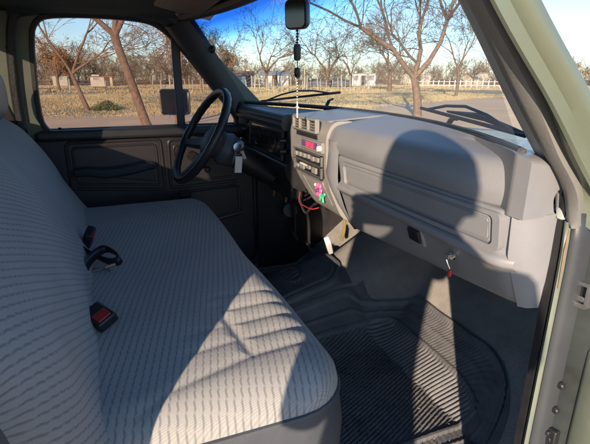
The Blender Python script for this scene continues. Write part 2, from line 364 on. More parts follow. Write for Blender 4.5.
# ---- body shell around the driver door: rubber seal, painted pillar, sill
G2 = smoothpoly([(-.30, .12), (-.318, .75), (-.292, 1.06), (-.25, 1.108), (-.17, 1.118), (.12, 1.118), (.21, 1.10), (.275, 1.045), (.525, .74), (.56, .68), (.565, .10), (.53, .035), (-.27, .03)], 2)
bs = MB()
OUT = [(-.60, -.04), (-.60, .75), (-.56, 1.10), (-.46, 1.165), (-.2, 1.19), (.1, 1.185), (.24, 1.15), (.36, 1.02), (.60, .775), (.74, .72), (.74, .4), (.74, -.04), (.2, -.06)]
def resample_closed(poly, n):
    P = [Vector(p) for p in poly]; P.append(P[0]); return cut([Vector((p[0], p[1], 0)) for p in P], n+1)[:-1]
CENTRE = Vector((.13, .6))
def radial(poly, n=96, c0=None):
    c0 = c0 if c0 is not None else CENTRE
    """outline sampled at equal angles about c0 so two outlines match point by point"""
    P = [Vector(p[:2]) for p in poly]; out = []
    for k in range(n):
        a = 2*math.pi*k/n; d = Vector((math.cos(a), math.sin(a))); best = 0
        for i in range(len(P)):
            p, q = P[i]-c0, P[(i+1) % len(P)]-c0; e = q-p; den = d.x*(-e.y)+e.x*d.y
            if abs(den) < 1e-9: continue
            t = (p.x*(-e.y)+e.x*p.y)/den; u = (d.x*p.y-d.y*p.x)/den
            if -1e-6 <= u <= 1+1e-6 and t > best: best = t
        out.append(c0 + d*best)
    return out
GO, OO = radial(offs([Vector(p) for p in G2], .024)), radial(OUT)
bs.ring(yz(GO, -.835), yz(OO, -.835), (.085, 0, 0))
bs.ring(yz(GO, .755), yz(OO, .755), (.08, 0, 0)) if False else None
bs.build('side_frame', 'paint_in', T, bevel=.004)
MB().ring(yz(radial(G2), -.80), yz(GO, -.80), (.062, 0, 0)).build('door_seal', 'rubber', T, bevel=.006)
# painted window frame of the driver door between glass rubber and seal
CW = Vector((.1, .86))
MB().ring(yz(radial(offs(G, .015), 96, CW), -.81), [Vector((-.81, p.x, max(p.y, .664))) for p in radial(offs([Vector(p) for p in G2], -.004), 96, CW)], (.042, 0, 0)).build('door_window_frame', 'paint_in', D, bevel=.003)
# dark trim over the top of the frame and along the A pillar (inside cover)
cv = MB(); n_ = 14
for k in range(1):
    rows = []
    for j in range(n_+1):
        t = j/n_
        fr = Vector((-.765, lerp(.492, .245, t), lerp(.715, 1.035, t)))      # edge along side window
        mid = Vector((-.705, lerp(.475, .24, t)-.01, lerp(.745, 1.065, t)))
        bk = WB(-.715).lerp(WT(-.68), t); bk = bk + Vector((.012, 0.0, 0))
        rows.append([fr + Vector((-.03, .0, .01)), fr, mid + Vector((-.03, -.018, 0)), mid, bk + Vector((.0, -.006, 0)), bk + Vector((-.01, .03, 0)), Vector((-.80, bk.y+.02, bk.z+.02))])
    cv.grid(rows, closed=True)
cv.build('pillar_cover', 'trim', T, angle=60)
rt = MB(); rows = []
for p, q in zip([(-.30, 1.085), (-.2, 1.10), (0, 1.105), (.12, 1.10), (.20, 1.082), (.26, 1.03)], range(9)):
    rows.append([Vector((-.77, p[0], p[1]-.008)), Vector((-.735, p[0], p[1]-.002)), Vector((-.70, p[0], p[1]+.03)), Vector((-.69, p[0], p[1]+.075)), Vector((-.79, p[0], p[1]+.075))])
rt.grid(rows, closed=True).build('roof_rail_trim', 'trim', T)
# roof: lining, header, outer skin
def roof(x, y, z): return Vector((x, y, z + .035*(1-(x/.75)**2) - .10*max(0, abs(y+.1)-.33)**2*8))
def RY(t, s): return lerp(-.50, .285 + .115*(1-(s*.70/.69)**2 if abs(s) < 1 else 0), t)
P = [[(lambda s, t: Vector((.74*s, RY(t, s), 1.10 + .055*(1-s**4) - .03*max(0, t-.85)/.15)))(-1+2*i/24, j/14) for i in range(25)] for j in range(15)]
MB().grid(P).build('roof_lining', 'liner', T, solid=.006)
P = [[(lambda s, t: Vector((.80*s, lerp(-.56, .40+.06*(1-s*s), t), 1.135 + .065*(1-abs(s)**3.2) - .03*max(0, t-.8)/.2)))(-1+2*i/24, j/14) for i in range(25)] for j in range(15)]
MB().grid(P).build('roof_skin', 'paint', T, solid=.008)
MB().tube([WT(.70*(-1+2*i/16)) + Vector((0, -.012, .012)) for i in range(17)], .022, 10).build('windshield_header', 'trim', T)
MB().tube([WB(.70*(-1+2*i/20)) + Vector((0, .012, -.004)) for i in range(21)], .007, 8).build('windshield_rubber', 'rubber', T)
v = MB(); v.box((-.36, .235, 1.105), (.40, .15, .018), Matrix.Rotation(R(-12), 3, 'X')); v.build('sun_visor', 'visor', T, bevel=.008, seg=3)
MB().lathe([(0, 0), (.012, 0), (.012, .015), (.006, .022), (0, .022)], (-.60, .25, 1.11), (0, 0, -1), 12).build('coat_hook', 'steel', T)
# rear wall of the cab with its window
yb = -.50
inner = smoothpoly([(-.60, .77), (-.60, 1.04), (-.52, 1.075), (.52, 1.075), (.60, 1.04), (.60, .77), (.54, .745), (-.54, .745)], 2)
outer = [(-.80, -.04), (-.80, .9), (-.77, 1.12), (-.6, 1.165), (0, 1.19), (.6, 1.165), (.77, 1.12), (.80, .9), (.80, -.04)]
CENTRE = Vector((0, .9)); A_, B_ = radial(inner, 120), radial(outer, 120)
xz = lambda poly, y: [Vector((p[0], y, p[1])) for p in poly]
MB().ring(xz(A_, yb), xz(B_, yb), (0, -.05, 0)).build('rear_wall', 'paint_in', T, bevel=.003)
MB().ring(xz(radial(offs([Vector(p) for p in inner], -.012), 120), yb-.015), xz(A_, yb-.015), (0, .02, 0)).build('rear_window_rubber', 'rubber', T)
MB().prism(xz(inner, yb-.028), (0, .003, 0)).build('rear_window', 'dimming', T, smooth=False)

# ---- passenger side: A pillar in layers (glass edge, cover, rubber, painted pillar)
pv = [0, .25, .5, .75, 1]
b0 = [(.738, .548, .700), (.712, .560, .742), (.700, .530, .786), (.700, .459, .866), (.700, .376, .964), (.690, .272, 1.09)]
b1 = [(.750, .556, .700), (.732, .554, .748), (.722, .518, .796), (.722, .445, .876), (.722, .366, .969), (.712, .26, 1.095)]
b2 = [(.770, .556, .697), (.768, .545, .745), (.762, .506, .797), (.762, .449, .869), (.762, .361, .958), (.75, .25, 1.10)]
b3 = [(.80, .672, .656), (.80, .612, .727), (.80, .548, .793), (.80, .468, .868), (.80, .379, .950), (.79, .25, 1.095)]
def strip(a, b, dn, name, m, fat=.012, par=T, n=24):
    A, B_ = spline(a, 6), spline(b, 6); rows = []
    for p, q in zip(A, B_):
        d = (q-p); up = Vector(dn).normalized()
        rows.append([p, p+d*.12+up*fat*.7, p+d*.5+up*fat, p+d*.88+up*fat*.7, q, q-up*.05, p-up*.05])
    return MB().grid(rows, closed=True).build(name, m, par, angle=50)
dn = Vector((.35, -.75, .55)).normalized(); dn = Vector((.25, -.6, -.35)).normalized()
strip(b0, b1, dn, 'pillar_trim', 'pillar_grey', .006)
strip(b1, b2, dn, 'pillar_rubber', 'rubber_grey', .016)
b3m = [Vector(p).lerp(Vector(q), .48) + Vector((0, -.012, -.008)) for p, q in zip(b2, b3)]
pl = MB(); A, Bm, B3 = spline(b2, 6), spline(b3m, 6), spline(b3, 6); rows = []
for p, mm_, q in zip(A, Bm, B3):
    e = dn
    rows.append([p, p.lerp(mm_, .35)+e*.002, p.lerp(mm_, .8)+e*.001, mm_+e*.010, mm_.lerp(q, .18)+e*.013, mm_.lerp(q, .42)+e*.003, mm_.lerp(q, .8)+e*.006, q+e*.001, q-e*.012, q-e*.014+Vector((-.012, 0, 0)), p-e*.05])
pl.grid(rows, closed=True); pl.build('front_pillar', 'paint', T, angle=50)
# lower door jamb (vertical) : dark gap, two painted flanges, rubber
def vstrip(y0, y1, x0, x1, name, m, ztop=.745, zb=-.02, lean=-.05, fat=.006):
    rows = []
    for k in range(15):
        t = k/14; z = lerp(ztop, zb, t); ly = (-.02*math.sin(math.pi*min(1, (1-t)*1.0))) + (.012 if t < .2 else 0)*(1-t/.2)
        rows.append([(x0-.03, y0+ly, z), (x0, y0+ly, z), ((x0+x1)/2+fat, (y0+y1)/2+ly, z), (x1, y1+ly, z), (x1-.03, y1+ly+.02, z)])
    return MB().grid(rows).build(name, m, T, solid=.003, angle=50)
def jamb(x0, x1, y0, y1, name, m, ztop, zb=-.02, fat=.004, shift=0):
    rows = []
    for k in range(19):
        t = k/18; z = lerp(ztop, zb, t); c = .010*max(0, (z-.62)/.12)**2
        rows.append([(x0, .62, z), (x0, y0-c, z), (lerp(x0, x1, .25), lerp(y0, y1, .25)-fat*.8-c, z), (lerp(x0, x1, .7), lerp(y0, y1, .7)-fat-c, z), (x1, y1-c, z), (x1, .64, z)])
    return MB().grid(rows).build(name, m, T, solid=.002, angle=60)
jamb(.741, .7465, .560, .556, 'jamb_flange', 'paint_in', .600)
jamb(.750, .760, .556, .552, 'jamb_flange', 'paint_in', .697, fat=.005)
jamb(.7605, .771, .556, .562, 'jamb_rubber', 'trim', .712, fat=.007)  # charcoal instead of the pillar's grey rubber: lower shade put into the colour
jamb(.7715, .800, .582, .600, 'jamb_panel', 'jamb_shaded', .715, fat=.001)
MB().box((.7425, .615, .39), (.011, .13, .80)).build('jamb_gap', 'black', T)
rs = MB(); rs.tube([(.7595, .5475, .70), (.760, .5470, .66), (.7595, .5480, .63), (.7600, .5485, .60)], [.0006, .0014, .0010, .0004], 6); rs.build('rust_streak', 'rust', T)
kp = MB(); kp.box((.735, .82, .31), (.02, .46, .70)); kp.build('kick_panel', 'trim', T, bevel=.004)
kp = MB(); kp.box((-.742, .83, .31), (.02, .54, .70)); kp.build('kick_panel', 'black', T, bevel=.004)

# passenger side rear pillar, rocker sill, roof rail
bp_ = MB(); bp_.prism(yz([(-.56, -.06), (-.56, 1.12), (-.36, 1.15), (-.14, 1.11), (-.145, .75), (-.14, .10), (-.12, -.02)], .745), (.085, 0, 0)); bp_.build('rear_pillar', 'paint_in', T, bevel=.01)  # pillar out of view, front edge extended forward to shape the seat's shadow
MB().box((.775, .14, -.035), (.12, .95, .07)).build('rocker_sill', 'paint_in', T, bevel=.012)
MB().box((.765, .14, .012), (.07, .80, .012)).build('sill_plate', 'steel', T, bevel=.004)
MB().prism(yz([(-.50, 1.125), (-.30, 1.10), (.15, 1.105), (.27, 1.085), (.30, 1.10), (.26, 1.15), (0, 1.175), (-.5, 1.165)], .72), (.105, 0, 0)).build('roof_rail', 'paint_in', T, bevel=.01)

# ---- open passenger door at the right edge of the view
OD = MB()
dj = [Vector(p) for p in ((.775, .668, .705), (.765, .655, .66), (.762, .650, .3), (.765, .655, .04))]
rows = []
ang = R(4)
dv = Vector((math.cos(ang), math.sin(ang), 0)); dnn = Vector((-math.sin(ang), math.cos(ang), 0))
hp0 = Vector((.776, .630, 0))
def dpt(a, b, z): p = hp0 + dv*a + dnn*b; return (p.x, p.y, z)
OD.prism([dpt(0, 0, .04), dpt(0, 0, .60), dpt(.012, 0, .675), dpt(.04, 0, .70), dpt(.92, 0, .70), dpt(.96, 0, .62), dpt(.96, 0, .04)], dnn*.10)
PD = OD.build('passenger_door', 'door_shaded', T, bevel=.014, seg=3)
MB().prism([dpt(.055, -.014, .10), dpt(.055, -.014, .66), dpt(.92, -.014, .66), dpt(.92, -.014, .10)], dnn*.013).build('door_card', 'door', PD, bevel=.006)
MB().ring([dpt(.005, .085, .70), dpt(.10, .085, .84), dpt(.30, .085, 1.07), dpt(.80, .085, 1.07), dpt(.86, .085, .70)], [dpt(.04, .085, .705), dpt(.13, .085, .83), dpt(.315, .085, 1.045), dpt(.78, .085, 1.045), dpt(.83, .085, .705)], dnn*.02) if False else None
ds_ = MB(); rows = []
for k in range(15):
    t = k/14; z = lerp(.545, .03, t); e = math.sqrt(max(0, 1-max(0, (z-.49)/.055)**2)); y0 = .600 - .012*e
    rows.append([(.790, .66, z), (.7905, y0+.012, z), (.793, y0+.003, z), (.800, y0-.002*e, z), (.83, y0-.004*e, z), (.90, y0-.002, z), (.90, .66, z)])
ds_.grid(rows, closed=True).build('door_shoulder', 'paint_in', PD)
hg = MB(); hg.ring([(.762, .571, .612), (.786, .574, .612), (.786, .574, .574), (.762, .571, .574)], [(.766, .571, .606), (.782, .574, .606), (.782, .574, .580), (.766, .571, .580)], (0, .012, 0)); hg.box((.774, .577, .586), (.016, .004, .008))
hg.build('door_hinge', 'steel', PD, bevel=.0015)
MB().box((.774, .582, .593), (.022, .006, .034)).build('hinge_pocket', 'black', PD)
hg = MB(); hg.box((.772, .580, .335), (.026, .012, .050)); hg.box((.768, .574, .352), (.018, .010, .008)); hg.box((.768, .574, .318), (.018, .010, .008)); hg.tube([(.762, .572, .312), (.762, .572, .360)], .005, 10); hg.build('door_hinge', 'black', PD, bevel=.002)
for z in (.50, .455, .40): MB().lathe([(0, .006), (.004, .006), (.006, .004), (.006, 0)], (.775, .579, z-.06), (0, -1, 0), 8).build('door_bolt', 'black', PD)
MB().tube([dpt(.004, -.008, .69), dpt(-.002, -.010, .60), dpt(-.002, -.010, .3), dpt(.0, -.01, .06)], .009, 8).build('door_rubber', 'rubber', PD)

# ---- outer front: cowl, hood, fenders, wheels, cargo bed
P = []
for j in range(13):
    t = j/12; y = lerp(.80, 1.95, t); row = []
    for i in range(21):
        s = -1+2*i/20; z = lerp(.700, .600, t) + .018*(1-s*s) - .10*max(0, abs(s)-.93)/.07 - .03*max(0, t-.9)/.1 + .006*math.exp(-((abs(s)-.55)/.05)**2)
        row.append(Vector((.72*s, y, z)))
    P.append(row)
MB().grid(P).build('hood', 'paint', T, solid=.01)
cw = MB(); rows = [[WB(.70*(-1+2*i/20), z) + Vector((0, dy, 0)) for i in range(21)] for z, dy in ((.772, .015), (.752, .03), (.725, .06), (.705, .12))]
cw.grid(rows); cw.build('cowl', 'rubber', T, solid=.004)
for sx in (-1, 1):
    fw = MB(); rows = []
    for j in range(13):
        t = j/12; y = lerp(.70, 2.0, t); z = lerp(.735, .60, t)
        rows.append([Vector((sx*x, y, zz)) for x, zz in ((.72, z-.012), (.75, z), (.80, z-.004), (.86, z-.04), (.885, z-.12), (.89, .30), (.875, .02 if abs(y-1.35) > .38 else .02+math.sqrt(max(0, .38**2-(y-1.35)**2))*.75))])
    fw.grid(rows).build('fender', 'paint', T, solid=.008)
    for yy in (1.35, -1.75):
        c = (sx*.78, yy, GZ+.36); wl = MB(); wl.lathe([(.19, -.10), (.30, -.105), (.35, -.085), (.36, -.05), (.36, .05), (.35, .085), (.30, .105), (.19, .10)], c, (sx, 0, 0), 36)
        W_ = wl.build('wheel', 'rubber', T); MB().lathe([(.19, .07), (.18, .05), (.10, .02), (.07, .07), (0, .08)], c, (sx, 0, 0), 28).build('rim', 'steel', W_)
MB().box((0, 1.99, .32), (1.70, .05, .42)).build('grille', 'black', T, bevel=.01)
MB().box((0, 2.06, .02), (1.78, .10, .16)).build('bumper', 'chrome', T, bevel=.02)
bd = MB(); bd.box((-.84, -1.72, .20), (.05, 2.2, .52)); bd.box((.84, -1.72, .20), (.05, 2.2, .52)); bd.box((0, -.63, .20), (1.63, .03, .50)); bd.box((0, -2.80, .20), (1.63, .04, .50)); bd.box((0, -1.7, -.02), (1.63, 2.1, .04)); bd.build('cargo_bed', 'paint', T, bevel=.01)
MB().box((0, .7, -.16), (1.1, 5.0, .12)).build('chassis', 'black', T) if False else MB().box((0, -.4, -.18), (.9, 4.4, .12)).build('chassis', 'black', T)
# wipers
def wiper(a, b, c, name='wiper'):
    o = MB().tube(spline([a, Vector(a).lerp(Vector(b), .5)+Vector((0, 0, .012)), b], 5), [.006]*6+[.004]*5, 8).build(name, 'black', T)
    bl = MB(); bl.tube([c[0], c[1]], .004, 6); q = [Vector(c[0]).lerp(Vector(c[1]), t) for t in (.08, .3, .5, .7, .92)]
    up = Vector((0, .004, .016)); bl.tube([q[0], q[1]+up, q[2]+up*1.4, q[3]+up, q[4]], .003, 6); bl.build('wiper_blade', 'rubber', o)
wiper((-.33, .70, .772), (-.20, .665, .815), ((-.66, .565, .790), (-.13, .655, .838)))
wiper((.33, .685, .765), (.40, .655, .800), ((.285, .650, .815), (.66, .555, .800)))
MB().tube([(.36, .662, .812), (.50, .625, .812), (.64, .575, .800)], [.003, .009, .004], 6, flat=.6).build('wiper_blade_cover', 'rubber', T)

# ---- floor, carpet, tunnel
def FL(x, y):
    toe = max(0, y-.745)*.80
    k = max(0, min(1, (y-.15)/.55)); hump = (.045+.155*k)*math.exp(-abs((x+.27)/.21)**3)
    s = max(0, min(1, (abs(x)-.66)/.08)); return max(toe, hump + toe*.75) if True else 0
P = []; U_ = []
for j in range(50):
    y = lerp(-.48, 1.22, j/49); P.append([Vector((lerp(-.76, .745, i/80), y, FL(lerp(-.76, .745, i/80), y))) for i in range(81)])
MB().grid(P).build('floor_carpet', 'carpet', T)
MB().box((0, 1.23, .42), (1.5, .02, .50)).build('firewall', 'black', T)
def floor_mat(name, label, x0, x1, yfun, y0, m, rib=.0118, border=.06, rad=.1, logo=None, ribdir=None):
    nx_ = int((x1-x0)/rib*5.5); ny = int(.9/rib*(5.5 if logo else 2.2)); P = []
    for j in range(ny+1):
        row = []
        for i in range(nx_+1):
            s = i/nx_; x = lerp(x0, x1, s); ye = yfun(x); y = lerp(y0, ye, j/ny)
            dx = min(x-x0, x1-x); dy = ye-y; d = min(dx, dy) if dx < border*1.6 or dy < border*1.6 else 1
            if dx < rad and dy < rad: d = min(d, max(0, rad - math.hypot(rad-dx, rad-dy)))
            h = .010
            c = ribdir(x, y)
            if d > border: h += .0026*min(1, max(-1, 2.2*math.cos(2*math.pi*c/rib)))
            elif d > border-.012: h += .007
            elif d > .022: h += .0016*math.cos(2*math.pi*(x*.7+y)/.008) + .004*math.exp(-((d-border*.55)/.004)**2)
            elif d > .008: h += .009
            else: h += -.004
            h += .004*noise.noise(Vector((x*9, y*9, 3)))
            if logo:
                q = math.hypot((x-logo[0])/.085, (y-logo[1])/.040)
                if q < 1.2:
                    h = .0105 + (.005 if q > 1.03 else 0)
                    u = (x-logo[0])/.085
                    if q < .86 and abs(((u*3.6+.5*((y-logo[1])/.04)) % 1)-.5) < .17: h += .0045
            row.append(Vector((x, y, FL(x, y)+h)))
        P.append(row)
    o = MB().grid(P).build(name, m, None, angle=75); tag(o, label, 'floor mat', 'rubber floor mats'); return o
def yf_pass(x):
    if x < -.10: return .775
    if x < .02: t = (x+.10)/.12; return lerp(.775, .925, t*t*(3-2*t))
    if x < .30: return .925
    return .925 - .20*(1-math.sqrt(max(0, 1-((x-.30)/.235)**2)))
floor_mat('floor_mat', 'large ribbed black rubber mat in the passenger footwell with a sunlit right corner', -.135, .53, yf_pass, -.02, 'matr', border=.105, ribdir=lambda x, y: x + .46*y if y < .745 - .12*max(0, .1-x) else x*.9 - .35*y)
lm = floor_mat('floor_mat', 'narrow ribbed black mat with an oval emblem between seat and gear tunnel', -.485, -.145, lambda x: .735, -.02, 'matr', border=.045, logo=(-.33, .555), ribdir=lambda x, y: y + .05*math.sin(x*9))
floor_mat('floor_mat', 'dark rubber mat under the pedals on the driver side', -.735, -.495, lambda x: .86, -.02, 'matr', border=.05, ribdir=lambda x, y: y)

rg_ = np.random.RandomState(12); Vg = []; Fg = []
for k in range(520):
    x, y = rg_.uniform(-.12, .48), rg_.uniform(.28, .88); r0 = rg_.uniform(.0007, .0022); z = FL(x, y) + .0135
    a0 = rg_.uniform(0, 6.28); o = len(Vg); Vg += [(x+r0*math.cos(a0+q*1.57)*rg_.uniform(.6, 1.3), y+r0*math.sin(a0+q*1.57)*rg_.uniform(.6, 1.3), z) for q in range(4)] + [(x, y, z+r0*.8)]
    Fg += [(o, o+1, o+4), (o+1, o+2, o+4), (o+2, o+3, o+4), (o+3, o, o+4)]
tag(MB().add(Vg, Fg).build('floor_grit', 'straw_bits', None, smooth=False), 'fine dry grit and straw crumbs scattered over the rubber floor mats', kind='stuff')
# ---- bench seat
def cush_h(x, y, x_ext, y0, y1):
    d = min(x_ext-abs(x), y1-y); d = max(0, d)
    e = min(1, d/.075); z = .372 + .054*math.sqrt(max(0, 1-(1-e)**2))
    z += .010*math.exp(-((x-.36)/.28)**2) + .012*math.exp(-((x+.42)/.25)**2) - .006*math.exp(-(x/.1)**2)
    z += .004*noise.noise(Vector((x*5, y*6, 1.7)))
    return z
SEAMS = [((.33, .150), (.515, .172), .010), ((.515, .172), (.505, .275), .008), ((.46, .166), (.452, .28), .008), ((.405, .16), (.397, .275), .008), ((.35, .153), (.345, .272), .007), ((.29, .15), (.288, .27), .006),
         ((.515, .172), (.555, .035), .008), ((.555, .035), (.585, -.02), .006), ((.46, .166), (.475, .075), .006), ((.405, .16), (.42, .08), .004),
         ((-.52, .10), (-.38, .12), .006), ((-.38, .12), (-.385, .19), .005), ((-.44, .11), (-.45, .19), .005)]
def seamz(x, y):
    z = 0
    for (a, b), (c, d), h in SEAMS:
        ex, ey = c-a, d-b; t = max(0, min(1, ((x-a)*ex+(y-b)*ey)/(ex*ex+ey*ey))); q = math.hypot(x-a-ex*t, y-b-ey*t)
        z = max(z, h*.62*math.exp(-(q/.012)**1.5))
    return z
def ycr(x): return -.135 + .085*(x+.68)/1.36          # crease where cushion meets backrest
def yfront(x): return .300 + .022*(x+.68)/1.36
P = []; UVs = []; NX, NY = 380, 120; edge = []
for j in range(NY+1):
    row = []; uv = []
    for i in range(NX+1):
        sx = -1+2*i/NX; t = j/NY
        x = .622*sx; y0, y1 = ycr(x)-.06, yfront(x)
        # round the front corners
        rc = .10; ax = .622-abs(x)
        ye = y1 - (rc - math.sqrt(max(0, rc*rc-(rc-ax)**2)) if ax < rc else 0)
        y = lerp(y0, ye, t); z = cush_h(x, y, .622, y0, ye) - seamz(x, y)
        row.append(Vector((x, y, z))); uv.append((x, y))
    P.append(row); UVs.append(uv)
for i in range(NX+1):                         # cloth follows the roll of the front edge: v is the arc length
    v_ = P[0][i].y
    for j in range(1, NY+1): v_ += (P[j][i]-P[j-1][i]).length; UVs[j][i] = (P[j][i].x, v_)
BS = MB().grid(P, UVs).build('bench_seat', 'fabric', T)
tag(BS, 'grey cloth bench cushion')
rim = [P[0][NX]] + [P[j][NX] for j in range(1, NY+1)] + [P[NY][i] for i in range(NX-1, -1, -4)] + [P[j][0] for j in range(NY-1, -1, -1)]
rim = [Vector((p.x, p.y, .372)) for p in rim]
MB().tube([p + Vector((0, 0, -.001)) for p in rim], .0055, 6).build('seat_piping', 'vinyl', BS)
rows = []
cxy = Vector((0, .05, 0))
for z, o_ in ((.372, .0), (.335, .006), (.30, .010), (.25, .008), (.20, -.004), (.165, -.02), (.15, -.04)):
    r_row = []
    for p in rim:
        dr = Vector((p.x/.622, max(0, (p.y-.1)/.2), 0)); dr = dr.normalized() if dr.length > 0 else dr
        dr = Vector((0, 1, 0)) if abs(p.x) < .53 else dr
        wob = .003*noise.noise(Vector((p.x*9, p.y*9, z*14)))
        r_row.append(Vector((p.x, p.y, z)) + dr*(o_+wob))
    rows.append(r_row)
MB().grid(rows).build('seat_boxing', 'vinyl', BS)
MB().box((0, .06, .09), (1.22, .34, .12)).build('seat_base', 'black', BS, bevel=.01)
# backrest: profile swept across, fuller at the passenger end, rounded top and ends
prof = [(.030, .34), (.006, .40), (-.012, .44), (-.028, .50), (-.050, .57), (-.085, .645), (-.135, .715), (-.185, .752), (-.24, .772), (-.30, .765), (-.335, .73), (-.345, .6), (-.34, .40)]
pf = spline([Vector((a, b, 0)) for a, b in prof], 6)
P = []; UVs = []; arc = [0]
for a, b in zip(pf, pf[1:]): arc.append(arc[-1]+(b-a).length)
NXb = 150
for i in range(NXb+1):
    s = -1+2*i/NXb; x = .70*s; row = []; uv = []
    e = max(0, (abs(x)-.60)/.10); shr = 1-math.sqrt(max(0, 1-e*e))
    for k, p in enumerate(pf):
        y = ycr(x) + p.x; z = p.y
        cy, cz = ycr(x)-.17, .53
        y = lerp(y, cy, shr*.42); z = lerp(z, cz, shr*.30) if z > cz else z
        y -= max(0, min(1, (z-.42)/.12))*.030*max(0, min(1, (.35-x)/.8))
        y += (.010*noise.noise(Vector((x*3.1, z*5, 4.2))) + .004*noise.noise(Vector((x*9, z*14, 2.2))))*(1-e*.5)
        row.append(Vector((x, y, z))); uv.append((x, arc[k]))
    P.append(row); UVs.append(uv)
BR = MB().grid(P, UVs).build('backrest', 'fabric2', BS)
for s_ in (0, NXb):
    c = MB(); ring_ = P[s_]; n_ = len(ring_); ce = Vector((ring_[0].x, ycr(ring_[0].x)-.17, .53)); sg = 1 if s_ else -1
    rows = [ring_, [p.lerp(ce, .12)+Vector((sg*.010, 0, 0)) for p in ring_], [p.lerp(ce, .45)+Vector((sg*.018, 0, 0)) for p in ring_], [ce+Vector((sg*.02, 0, 0)) for p in ring_]]
    c.grid(rows).build('backrest_side', 'vinyl', BS)
# headrest-like pad above the backrest on the driver side and belt loop on the pillar
hr = bmesh.new(); bmesh.ops.create_uvsphere(hr, u_segments=28, v_segments=18, radius=1)
for q in hr.verts:
    for k, e in ((0, .155), (1, .055), (2, .085)):
        c = q.co[k]; q.co[k] = math.copysign(abs(c)**.75, c)*e
me = bpy.data.meshes.new('headrest'); hr.to_mesh(me); hr.free(); me.materials.append(M['headrest'])
for p in me.polygons: p.use_smooth = True
ho = bpy.data.objects.new('headrest', me); COL.objects.link(ho); ho.parent = BS; ho.location = (-.46, -.36, .835-GZ) ; ho.location = Vector((-.46, -.36, .835)) - Vector((0, 0, 0))
ho.matrix_parent_inverse = Matrix.Identity(4)
MB().tube([(-.44, -.37, .75), (-.44, -.365, .80)], .008, 8).build('headrest_post', 'steel', BS)
MB().tube(spline([(-.77, -.36, 1.0), (-.755, -.325, .985), (-.75, -.315, .93), (-.765, -.34, .885), (-.775, -.40, .87), (-.775, -.44, .92), (-.77, -.40, .99)], 6), .006, 6).build('belt_guide', 'black', T)
MB().prism([(-.748, -.44, .90), (-.748, -.39, .93), (-.742, -.335, .72), (-.742, -.32, .45), (-.742, -.37, .45), (-.742, -.39, .72)], (.003, 0, 0)).build('shoulder_belt', 'black', T)

# seat belt buckles in the crease
def frame(o, d, up):
    d = Vector(d).normalized(); up = Vector(up); x = d.cross(up).normalized(); z = x.cross(d); return Matrix((x, d, z)).transposed(), Vector(o)
def buckle(o, d, up, L_=.062, red=True):
    Rm, c = frame(o, d, up); b = MB(); b.box(c, (.040, L_, .022), Rm); B0_ = b.build('belt_buckle', 'black', BS, bevel=.005, seg=3)
    if red: MB().box(c + Rm @ Vector((0, L_*.22, .0115)), (.026, L_*.42, .004), Rm).build('release_button', 'red', B0_, bevel=.0015)
    return B0_
buckle((.322, -.070, .452), (.62, .36, -.05), (.1, -.35, .9), .064)
MB().tube([(.22, -.12, .43), (.26, -.105, .452), (.30, -.085, .452)], .014, 8, flat=.35).build('belt_stalk', 'black', BS)
buckle((-.12, -.105, .466), (.25, .10, .35), (.5, .6, .4), .060)
wb = spline([(-.16, -.15, .44), (-.06, -.112, .450), (.00, -.07, .440), (.030, -.040, .442), (.02, -.032, .452), (-.03, -.065, .458), (.02, -.10, .452), (.12, -.115, .446), (.22, -.125, .43)], 6)
w2 = MB(); w2.grid([[p+Vector((0, -.004, .012)), p+Vector((.004, .006, -.008))] for p in wb]); w2.build('belt_webbing', 'black', BS, solid=.002)
MB().tube([(.10, -.085, .462), (.13, -.06, .468), (.15, -.045, .470)], [.004, .003, .005], 8).build('belt_tongue', 'steel', BS)
MB().tube([(.12, -.09, .462), (.125, -.06, .470), (.11, -.04, .468)], .0035, 6).build('belt_tongue', 'steel', BS)

# ---- dashboard
def sweep(prof_at, xs, name, m, par, caps=True, angle=40, bevel=0):
    P = [prof_at(x) for x in xs]; b = MB().grid(P, closed=True)
    if caps:
        n = len(P[0]); nv = len(b.v); b.f += [tuple(range(n)), tuple(nv-n+k for k in range(n))]; b.mi += [0, 0]
    return b.build(name, m, par, angle=angle, bevel=bevel)
def rounded(pts, n=5):
    """pts: list of (y,z,r): polyline with rounded corners"""
    out = []; k = len(pts)
    for i in range(k):
        y, z, r = pts[i]; p = Vector((y, z)); a = Vector(pts[i-1][:2]); b = Vector(pts[(i+1) % k][:2])
        if r <= 0: out.append(p); continue
        d1, d2 = (a-p), (b-p); r1 = min(r, d1.length*.48, d2.length*.48); s, e = p+d1.normalized()*r1, p+d2.normalized()*r1
        for q in range(n+1): t = q/n; out.append(s*(1-t)**2 + p*2*t*(1-t) + e*t*t)
    return out
def seq(a, b, n): return [lerp(a, b, i/(n-1)) for i in range(n)]
XR = .725
# passenger crash pad
def pad(x):
    yb_ = WB(max(-.71, min(.71, x))).y - .004; e = max(0, min(1, (x-.685)/.052)); sh = 1-math.sqrt(max(0, 1-e**2.4)); st = max(0, min(1, (.185-x)/.085)); st = st*st*(3-2*st)
    e2 = max(0, min(1, (x-.60)/.137)); yf = .482 + .016*st + .040*e2**2.4 + .018*(1-math.sqrt(max(0, 1-max(0, (x-.700)/.0368)**2))); zt = .778 - .004*st - sh*.030
    return [Vector((x, p.x, p.y)) for p in rounded([(yb_, .786-sh*.012, 0), (yb_, .70, 0), (yf+.03, lerp(.700, .735, st), .004), (yf+.006, lerp(.703, .738, st), .006), (yf-.001, .728, .03), (yf+.014, zt-.010, .045), (yf+.085, zt+.001, .03)])]
DB = sweep(pad, seq(.095, .685, 46)+[.69, .695, .70, .705, .710, .715, .719, .723, .726, .729, .7315, .7335, .735, .736, .7365], 'dashboard', 'dash', T)
tag(DB, 'grey padded dashboard')
P = []
for t in seq(0, 1, 6):
    P.append([Vector((x, lerp(WB(x).y - .002, .512, t), lerp(.7850, .7735, t))) for x in seq(-.172, .104, 14)])
